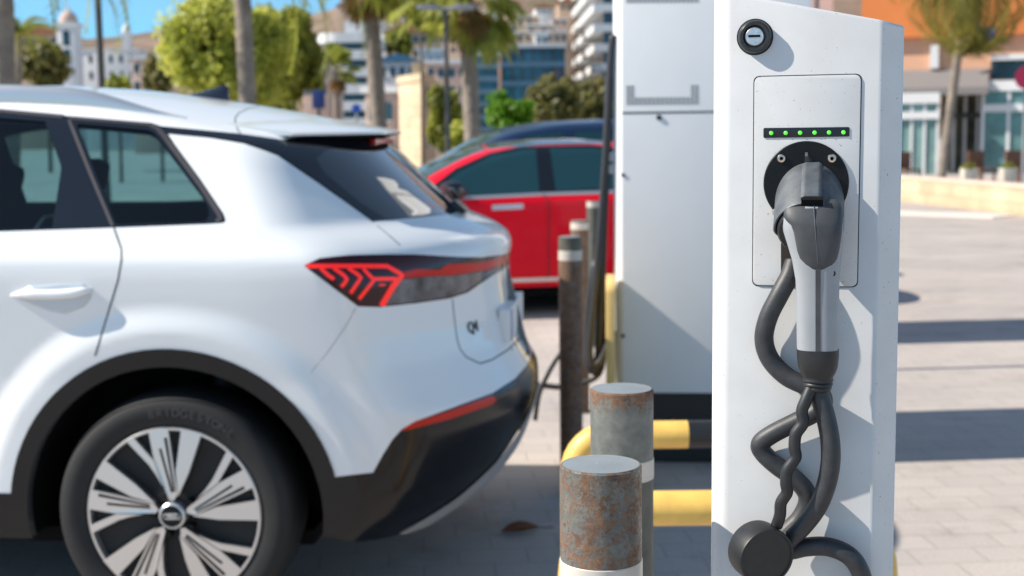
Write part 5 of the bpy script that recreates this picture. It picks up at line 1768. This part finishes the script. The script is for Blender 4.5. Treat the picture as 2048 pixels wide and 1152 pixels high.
def town():
    HG = 'houses of the old town below the hill'
    # town hall with its domed tower
    t, W_, H = building('long white town hall with small dark windows, left of the tall yellow green tree', (150, 272, 102, 200), 170, 14, MT['stucco_white'], 0, 3, 6, 'flat', (.35, .5), name='town_hall')
    m = MB(); m.box(W_ * .28, W_ * .28 + .9, -.1, 1.2, H + .25, H + 2.2); m.lathe([(.55, 0), (.5, .5), (.2, 1), (0, 1.3)], 12, Matrix.Translation((W_ * .28 + .45, .5, H + 2.2))); m.build('bellcote', MT['stucco_white'], t)
    Y = 165
    a = at(140, 100, Y); s_ = 38 / 2 * Y / F
    t = thing('church_tower', 'white church tower with a dome, left of the long white town hall', 'tower', (a.x, a.y, 0))
    zt, zd, zs = at(140, 50, Y).z, at(140, 22, Y).z, at(140, 8, Y).z
    m = MB(); m.box(-s_, s_, -s_, s_, 0, zt); m.build('shaft', MT['stucco_white'], t, bevel=.1)
    m = MB(); m.box(-s_ - .2, s_ + .2, -s_ - .2, s_ + .2, zt - .3, zt + .2); m.build('cornice', MT['stucco_white'], t)
    hd = zd - zt
    m = MB(); m.lathe([(s_ * .95, zt + .2), (s_ * .95, zt + hd * .3), (s_ * .85, zt + hd * .6), (s_ * .55, zt + hd * .9), (.25, zd), (.12, zd + .4), (.05, zs), (0, zs)], 20); m.build('dome', MT['stucco_pink'], t, angle=50)
    for zz in (at(140, 78, Y).z, at(140, 115, Y).z):
        m = MB(); m.prism([(-.45, zz - .9), (.45, zz - .9), (.45, zz + .6), (.25, zz + .95), (-.25, zz + .95), (-.45, zz + .6)], lambda p, k: (p[0], -s_ - .03 if k else -s_ + .1, p[1])); m.build('window', MT['win_glass'], t)
    # rounded hotel
    Y = 125
    a, b = at(627, 60, Y), at(742, 60, Y)
    W_ = b.x - a.x
    t = thing('hotel', 'white hotel with rounded corner and stacked balcony bands, behind the small palm', 'hotel', (a.x + W_ / 2, Y, 0))
    def plan(gr):
        r_ = W_ * .42
        pts = [(-W_ / 2 + r_ + (r_ + gr) * math.cos(R(an)), r_ + (r_ + gr) * math.sin(R(an))) for an in range(180, 271, 9)]
        return pts + [(W_ / 2 + gr, -gr), (W_ / 2 + gr, 16 + gr), (-W_ / 2 - gr, 16 + gr)]
    ztop = at(627, 66, Y).z
    m = MB(); m.prism(plan(-.6), lambda p, k: (p[0], p[1], ztop - .1 if k else 0)); m.build('glazing', MT['win_glass'], t)
    nfl = 7
    fh = ztop / nfl
    for k_ in range(nfl):
        z1 = ztop - k_ * fh
        m = MB(); m.prism(plan(0), lambda p, k: (p[0], p[1], z1 if k else z1 - fh * .56)); m.build('balcony_band', MT['stucco_white'], t)
    m = MB(); m.prism([(W_ * .0, 2), (W_ * .45, 2), (W_ * .45, 10), (W_ * .0, 10)], lambda p, k: (p[0], p[1], at(700, 38, Y).z if k else ztop)); m.build('roof_block', MT['stucco_white'], t)
    # houses
    building('small pinkish house between the dark green tree and the hotel', (604, 655, 112, 200), 90, 8, MT['stucco_pink'], 0, 2, 3, 'flat', group=HG)
    building('low house with a deep blue roof behind the left fan palm', (757, 832, 124, 200), 100, 9, MT['stucco_white'], 0, 2, 4, 'blue_roof', group=HG)
    building('white flat house above the cream stone house', (838, 884, 104, 190), 105, 8, MT['stucco_white'], 0, 2, 3, 'flat', group=HG)
    building('beige house left of the double lamp post, half covered by the slim tree', (850, 935, 128, 235), 80, 8, MT['stucco_pink'], 0, 3, 4, 'flat', group=HG)
    building('pale beige house with a tiled roof high below the hill', (770, 875, 66, 120), 150, 10, MT['stucco_beige'], 0, 2, 6, 'tile_roof', group=HG)
    building('orange beige terrace house below the hill, left of the balcony hotel', (1020, 1135, 66, 110), 190, 12, MT['stucco_beige'], 0, 2, 8, 'flat', group=HG)
    building('wide sandy house on the slope behind the broad fan palm', (880, 1035, 52, 110), 200, 12, MT['stucco_beige'], 0, 3, 9, 'flat', group=HG)
    building('small white house on the slope above the glass building', (1070, 1096, 70, 110), 170, 6, MT['stucco_white'], 0, 2, 2, 'flat', group=HG)
    building('sandy house far left under the hill', (20, 118, 70, 150), 200, 10, MT['stucco_beige'], 0, 3, 5, 'tile_roof', group=HG)
    building('pinkish house right of the long white town hall', (262, 345, 118, 190), 130, 9, MT['stucco_pink'], 0, 2, 4, 'flat', group=HG)
    # houses scattered up the slope
    rng = random.Random(8)
    HL = 'small houses scattered over the brown hillside'
    spots = [(700, 12), (735, 28), (785, 20), (820, 40), (868, 12), (905, 30), (940, 8), (985, 26), (1024, 6), (1050, 34), (1088, 16), (1120, 40), (1140, 6), (760, 48), (1000, 48), (1075, 52)]
    for i, (px, py) in enumerate(spots):
        Y_ = 255 - py * .8 + rng.uniform(-8, 8)
        wpx = rng.uniform(26, 52); hpx = rng.uniform(12, 20)
        building('small pale house among others on the brown hillside', (px - wpx / 2, px + wpx / 2, py, py + hpx), Y_, 6, MT[('stucco_beige', 'stucco_white', 'stucco_pink')[i % 3]], rng.uniform(-12, 12), 1, rng.choice((2, 3)), ('tile_roof', 'flat')[i % 2], (.3, .45), z0=0.0, name='hill_house', group=HL)
    # cream stone house seen at its corner
    Y = 46
    c0, c1, c2 = at(843, 140, 46), at(796, 140, 48.6), at(869, 140, 48.4)
    t = thing('town_house', 'tall cream stone house, sunlit on its left side, behind the white car tail', 'building', (c0.x, c0.y, 0), 0, HG)
    H = c0.z
    pl_ = [(0, 0), (c2.x - c0.x, c2.y - c0.y), (c1.x + c2.x - 2 * c0.x, c1.y + c2.y - 2 * c0.y), (c1.x - c0.x, c1.y - c0.y)]
    m = MB(); m.prism(pl_, lambda p, k: (p[0], p[1], H - .35 if k else 0)); m.build('wall', MT['stucco_cream'], t, bevel=.03)
    m = MB(); m.prism([(x * 1.0 + (x - .2) * .06, y + (y - 2.5) * .04) for x, y in pl_], lambda p, k: (p[0], p[1], H - .1 if k else H - .35)); m.build('cornice', MT['stucco_cream'], t)
    m = MB(); m.box(-.45, .0, 1.6, 2.4, H - .1, H + .35); m.build('chimney', MT['stucco_cream'], t)
    dv = Vector((c2.x - c0.x, c2.y - c0.y, 0)); dn = dv.normalized(); nn_ = Vector((dn.y, -dn.x, 0))
    for u, zz in ((.45, 2.4), (.45, 1.0)):
        q = dv * u
        m = MB(); m.prism([tuple((q + dn * -.3 + nn_ * .04).xy), tuple((q + dn * .3 + nn_ * .04).xy), tuple((q + dn * .3 - nn_ * .1).xy), tuple((q - dn * .3 - nn_ * .1).xy)], lambda p, k: (p[0], p[1], zz + .7 if k else zz)); m.build('window', MT['win_glass'], t)
    building('low beige house directly left of the cream stone house', (728, 792, 186, 330), 54, 5, MT['stucco_pink'], -14, 2, 2, 'flat', group=HG)
    # dark glass building
    Y = 100
    t, W_, H = building('modern building of dark blue glass right of the broad fan palm', (1003, 1128, 96, 260), Y, 14, MT['teal_glass'], 0, 0, 0, 'flat', name='glass_building')
    for k_ in range(5):
        z = H - (k_ + 1) * H / 5.6
        m = MB(); m.box(-W_ / 2 - .1, W_ / 2 + .1, -.12, 0, z, z + .35); m.build('floor_band', mat('band_blue', (.10, .20, .28), .5), t)
    for k_ in range(7):
        x = -W_ / 2 + W_ * k_ / 6
        m = MB(); m.box(x - .06, x + .06, -.1, 0, 0, H); m.build('mullion', MT['pole_dark'], t)
    t, W_, H = building('slim tower of dark glass beside the trunk of the broad fan palm', (955, 995, 112, 260), 90, 6, MT['teal_glass'], 0, 0, 0, 'flat', name='glass_building')
    for k_ in range(8):
        z = H * k_ / 8
        m = MB(); m.box(-W_ / 2 - .08, W_ / 2 + .08, -.1, 0, z, z + .3); m.build('floor_band', mat('band_blue2', (.16, .28, .36), .5), t)
    # hotel with long balconies
    Yc, Yf = 208.0, 292.0
    c, f_ = at(1187, 100, Yc), at(1120, 100, Yf)
    t = thing('hotel', 'large white hotel with slanting rows of long balconies, left of the charger top', 'hotel', (c.x, c.y, 0))
    dx, dy = f_.x - c.x, f_.y - c.y
    pl = [(0, 0), (26, 0), (26, dy), (dx, dy)]
    ins = [(1.6, 1.6), (24, 1.6), (24, dy - 1), (dx + 1.6, dy - 1)]
    m = MB(); m.prism(ins, lambda p, k: (p[0], p[1], 40 if k else 0)); m.build('wall', MT['win_glass'], t)
    for k_ in range(13):
        z = 1.8 + k_ * 3.0
        m = MB(); m.prism(pl, lambda p, k: (p[0], p[1], z + 1.15 if k else z)); m.build('balcony', MT['stucco_white'], t)
    for k_ in range(6):
        u = (k_ + .5) / 6
        m = MB(); m.box(u * 24 + 1.2, u * 24 + 1.6, 1.3, 1.6, 0, 40); m.build('partition', MT['stucco_white'], t)
town()

# ------------------------------------------------------------------ the orange building and terrace on the right
def right_side():
    Y = 46.0
    S = Y / F
    X = lambda px: at(px, 200, Y).x
    Z = lambda py: at(1900, py, Y).z
    org = mat('orange_render', (.62, .19, .05), .85, noise=(.5, .08))
    peach = mat('peach_render', (.66, .37, .24), .85, noise=(.5, .06))
    t = thing('shop_building', 'orange building with white framed shop windows behind the terrace', 'building', (X(1720), Y, 0), R(-20))
    o = X(1720)
    xl, xr = 0, X(2300) - o
    m = MB(); m.box(xl, xr, 0, 12, Z(76), 16); m.build('upper_wall', org, t)
    m = MB(); m.box(xl, xr, .3, 12, Z(142), Z(76)); m.build('frieze', peach, t)
    m = MB(); m.box(X(1852) - o, X(1868) - o, .1, .3, Z(138), Z(92)); m.build('pilaster', MT['stucco_white'], t)
    m = MB(); m.prism([(0, Z(192)), (0, Z(178)), (1.2, Z(140)), (1.2, Z(192))], lambda p, k: (X(1962) - o if k else xl, p[0] - .9, p[1])); m.build('awning', mat('awning_grey', (.20, .185, .18), .8), t)
    m = MB(); m.box(X(1965) - o, xr, -.3, .3, Z(126), Z(116)); m.build('ledge', MT['stucco_white'], t)
    m = MB(); m.box(X(1965) - o, xr, .25, .32, Z(162), Z(126)); m.build('upper_window', MT['win_glass'], t)
    # left shop window
    def glazed(pl, pr, name):
        a, b = X(pl) - o, X(pr) - o
        gm = mat('shop_glass', (.10, .20, .20), .08, noise=(.9, .5))
        m = MB(); m.box(a, b, -.2, -.14, 0, Z(168)); w_ = m.build(name, gm, t)
        for (p0, p1, k) in ((166, 186, .12), (211, 226, .10)):
            m = MB(); m.box(a - .05, b + .05, -.2 - k, .1, Z(p1), Z(p0)); m.build('white_beam', MT['stucco_white'], w_)
        n = max(2, int((b - a) / .75))
        for i in range(n + 1):
            x = a + (b - a) * i / n
            m = MB(); m.box(x - .05, x + .05, -.26, -.1, 0, Z(168)); m.build('mullion', MT['stucco_white'], w_)
    glazed(1953, 2280, 'shop_window')
    a, b = X(1800) - o, X(1872) - o
    m = MB(); m.box(a - .6, b, -1.0, -.94, 0, Z(200)); w_ = m.build('shop_window', mat('shop_glass2', (.16, .26, .25), .1, noise=(.9, .4)), t)
    for (p0, p1) in ((188, 208), (224, 238)):
        m = MB(); m.box(a - .7, b + .05, -1.15, -.8, Z(p1), Z(p0)); m.build('white_beam', MT['stucco_white'], w_)
    for i in range(4):
        x = a + (b - a) * i / 3
        m = MB(); m.box(x - .04, x + .04, -1.06, -.92, 0, Z(200)); m.build('mullion', MT['stucco_white'], w_)
    # dark entrance between them
    m = MB(); m.box(X(1872) - o, X(1953) - o, 1.6, 1.7, 0, Z(142)); m.build('entrance', mat('entrance', (.09, .085, .045), .6, noise=(1.2, .8)), t)
    for px in (1897, 1918, 1942):
        m = MB(); m.box(X(px) - o - .05, X(px) - o + .05, 1.4, 1.6, 0, Z(190)); m.build('door_frame', MT['stucco_white'], t)
    m = MB(); m.box(X(1872) - o, X(1953) - o, 1.35, 1.6, Z(236), Z(226)); m.build('door_head', MT['pole_dark'], t)
    # blue sign with a pale figure above the entrance
    m = MB(); m.box(X(1888) - o, X(1972) - o, -.5, -.4, Z(98), Z(62)); sgn = m.build('blue_sign', mat('sign_navy', (.02, .05, .20), .5), t)
    m = MB(); m.box(X(1922) - o, X(1942) - o, -.54, -.5, Z(96), Z(56)); m.build('sign_figure', mat('sign_cyan', (.05, .42, .60), .5), sgn)
    # brown block farther left, just above the white post
    t2 = thing('shop_building', 'brown and white facade showing just above the white post top', 'building', (X(1500), Y + 4, 0))
    o2 = X(1500)
    m = MB(); m.box(0, X(1716) - o2, 0, 10, 0, 14); m.build('wall', mat('brown_render', (.21, .14, .11), .8, noise=(.6, .25)), t2)
    for px in (1560, 1612, 1662, 1700):
        m = MB(); m.box(X(px) - o2 - .25, X(px) - o2 + .25, -.3, 0, 0, 14); m.build('column', MT['stucco_white'], t2)
    # low stone wall round the terrace
    p0, p1 = gnd(1796, 402), gnd(2048, 432)
    d = (p1 - p0).normalized()
    nrm = Vector((-d.y, d.x, 0))
    if nrm.y < 0: nrm = -nrm
    A, B = p0 - d * 8, p1 + d * 2.4
    ln = (B - A).length
    t = thing('stone_wall', 'low cream stone wall round the terrace, right of the white post', 'wall', A, math.atan2(d.y, d.x))
    sgn_ = 1 if (Matrix.Rotation(math.atan2(d.y, d.x), 3, 'Z') @ Vector((0, 1, 0))).dot(nrm) > 0 else -1
    st = block_mat('cream_blocks', (.60, .47, .31), (.54, .42, .28), (.42, .33, .23), .75, .2, .012, scale_noise=1.5)
    m = MB(); m.box(0, ln, min(0, sgn_ * .35), max(0, sgn_ * .35), 0, .46); m.build('blocks', st, t, bevel=.01)
    m = MB(); m.box(-.02, ln + .02, min(-.02 * sgn_, sgn_ * .38), max(-.02 * sgn_, sgn_ * .38), .46, .52); m.build('coping', mat('coping', (.60, .47, .38), .8, noise=(2, .1)), t, bevel=.01)
    # pale kerb strip
    q0, q1 = gnd(1700, 426), gnd(1985, 437)
    d2 = (q1 - q0).normalized(); n2 = Vector((-d2.y, d2.x, 0))
    if n2.y < 0: n2 = -n2
    vs = [q0, q1, q1 + n2 * .9, q0 + n2 * .9]
    o = new_mesh('pale_paving_strip', [(v.x, v.y, .02) for v in vs] + [(v.x, v.y, -.01) for v in vs], [(0, 1, 2, 3), (0, 4, 5, 1), (1, 5, 6, 2), (2, 6, 7, 3), (3, 7, 4, 0)], mat('pale_stone', (.66, .61, .56), .8, noise=(3, .08)))
    tag(o, kind='structure')
    # planters and chairs on the terrace
    pw = mat('planter_white', (.52, .48, .41), .7)
    wood = mat('chair_brown', (.17, .075, .04), .7)
    def planter(px, label):
        p = at(px, 345, 33); t = thing('planter', label, 'planter', (p.x, p.y, 0), 0, 'white planters on the terrace')
        m = MB(); m.loft([[(-.14, -.14, 0), (.14, -.14, 0), (.14, .14, 0), (-.14, .14, 0)], [(-.18, -.18, .5), (.18, -.18, .5), (.18, .18, .5), (-.18, .18, .5)]]); m.build('pot', pw, t, bevel=.02)
        rng = random.Random(px); vs, fs = [], []
        for i in range(90):
            d = Vector((rng.gauss(0, 1), rng.gauss(0, 1), abs(rng.gauss(0, 1)))).normalized() * rng.uniform(.08, .2)
            c = Vector((0, 0, .48)) + d; a = Vector((rng.gauss(0, 1), rng.gauss(0, 1), rng.gauss(0, 1))).normalized() * .06; b_ = d.cross(a).normalized() * .03
            b0 = len(vs); vs += [c - a, c - b_, c + a, c + b_]; fs.append((b0, b0 + 1, b0 + 2, b0 + 3))
        new_mesh('plant', vs, fs, MT['leaf_mid'], t)
    planter(1938, 'white planter before the dark entrance of the orange building')
    planter(2016, 'white planter before the large shop window at the right')
    def chair(px, label):
        p = at(px, 345, 34.5); t = thing('terrace_chair', label, 'chair', (p.x, p.y, 0), R(20), 'brown chairs on the terrace')
        m = MB(); m.box(-.25, .25, -.25, .25, .42, .47); m.build('seat', wood, t, bevel=.01)
        m = MB(); m.box(-.25, .25, .2, .25, .47, .9); m.build('backrest', wood, t, bevel=.01)
        for x in (-.22, .22):
            for y in (-.22, .22):
                m = MB(); m.box(x - .02, x + .02, y - .02, y + .02, 0, .42); m.build('leg', wood, t)
    chair(1962, 'brown terrace chair right of the planter by the dark entrance')
    chair(2038, 'brown terrace chair at the right edge, beside the second planter')
    chair(1815, 'brown terrace chair at the left shop window, close to the white post')
right_side()
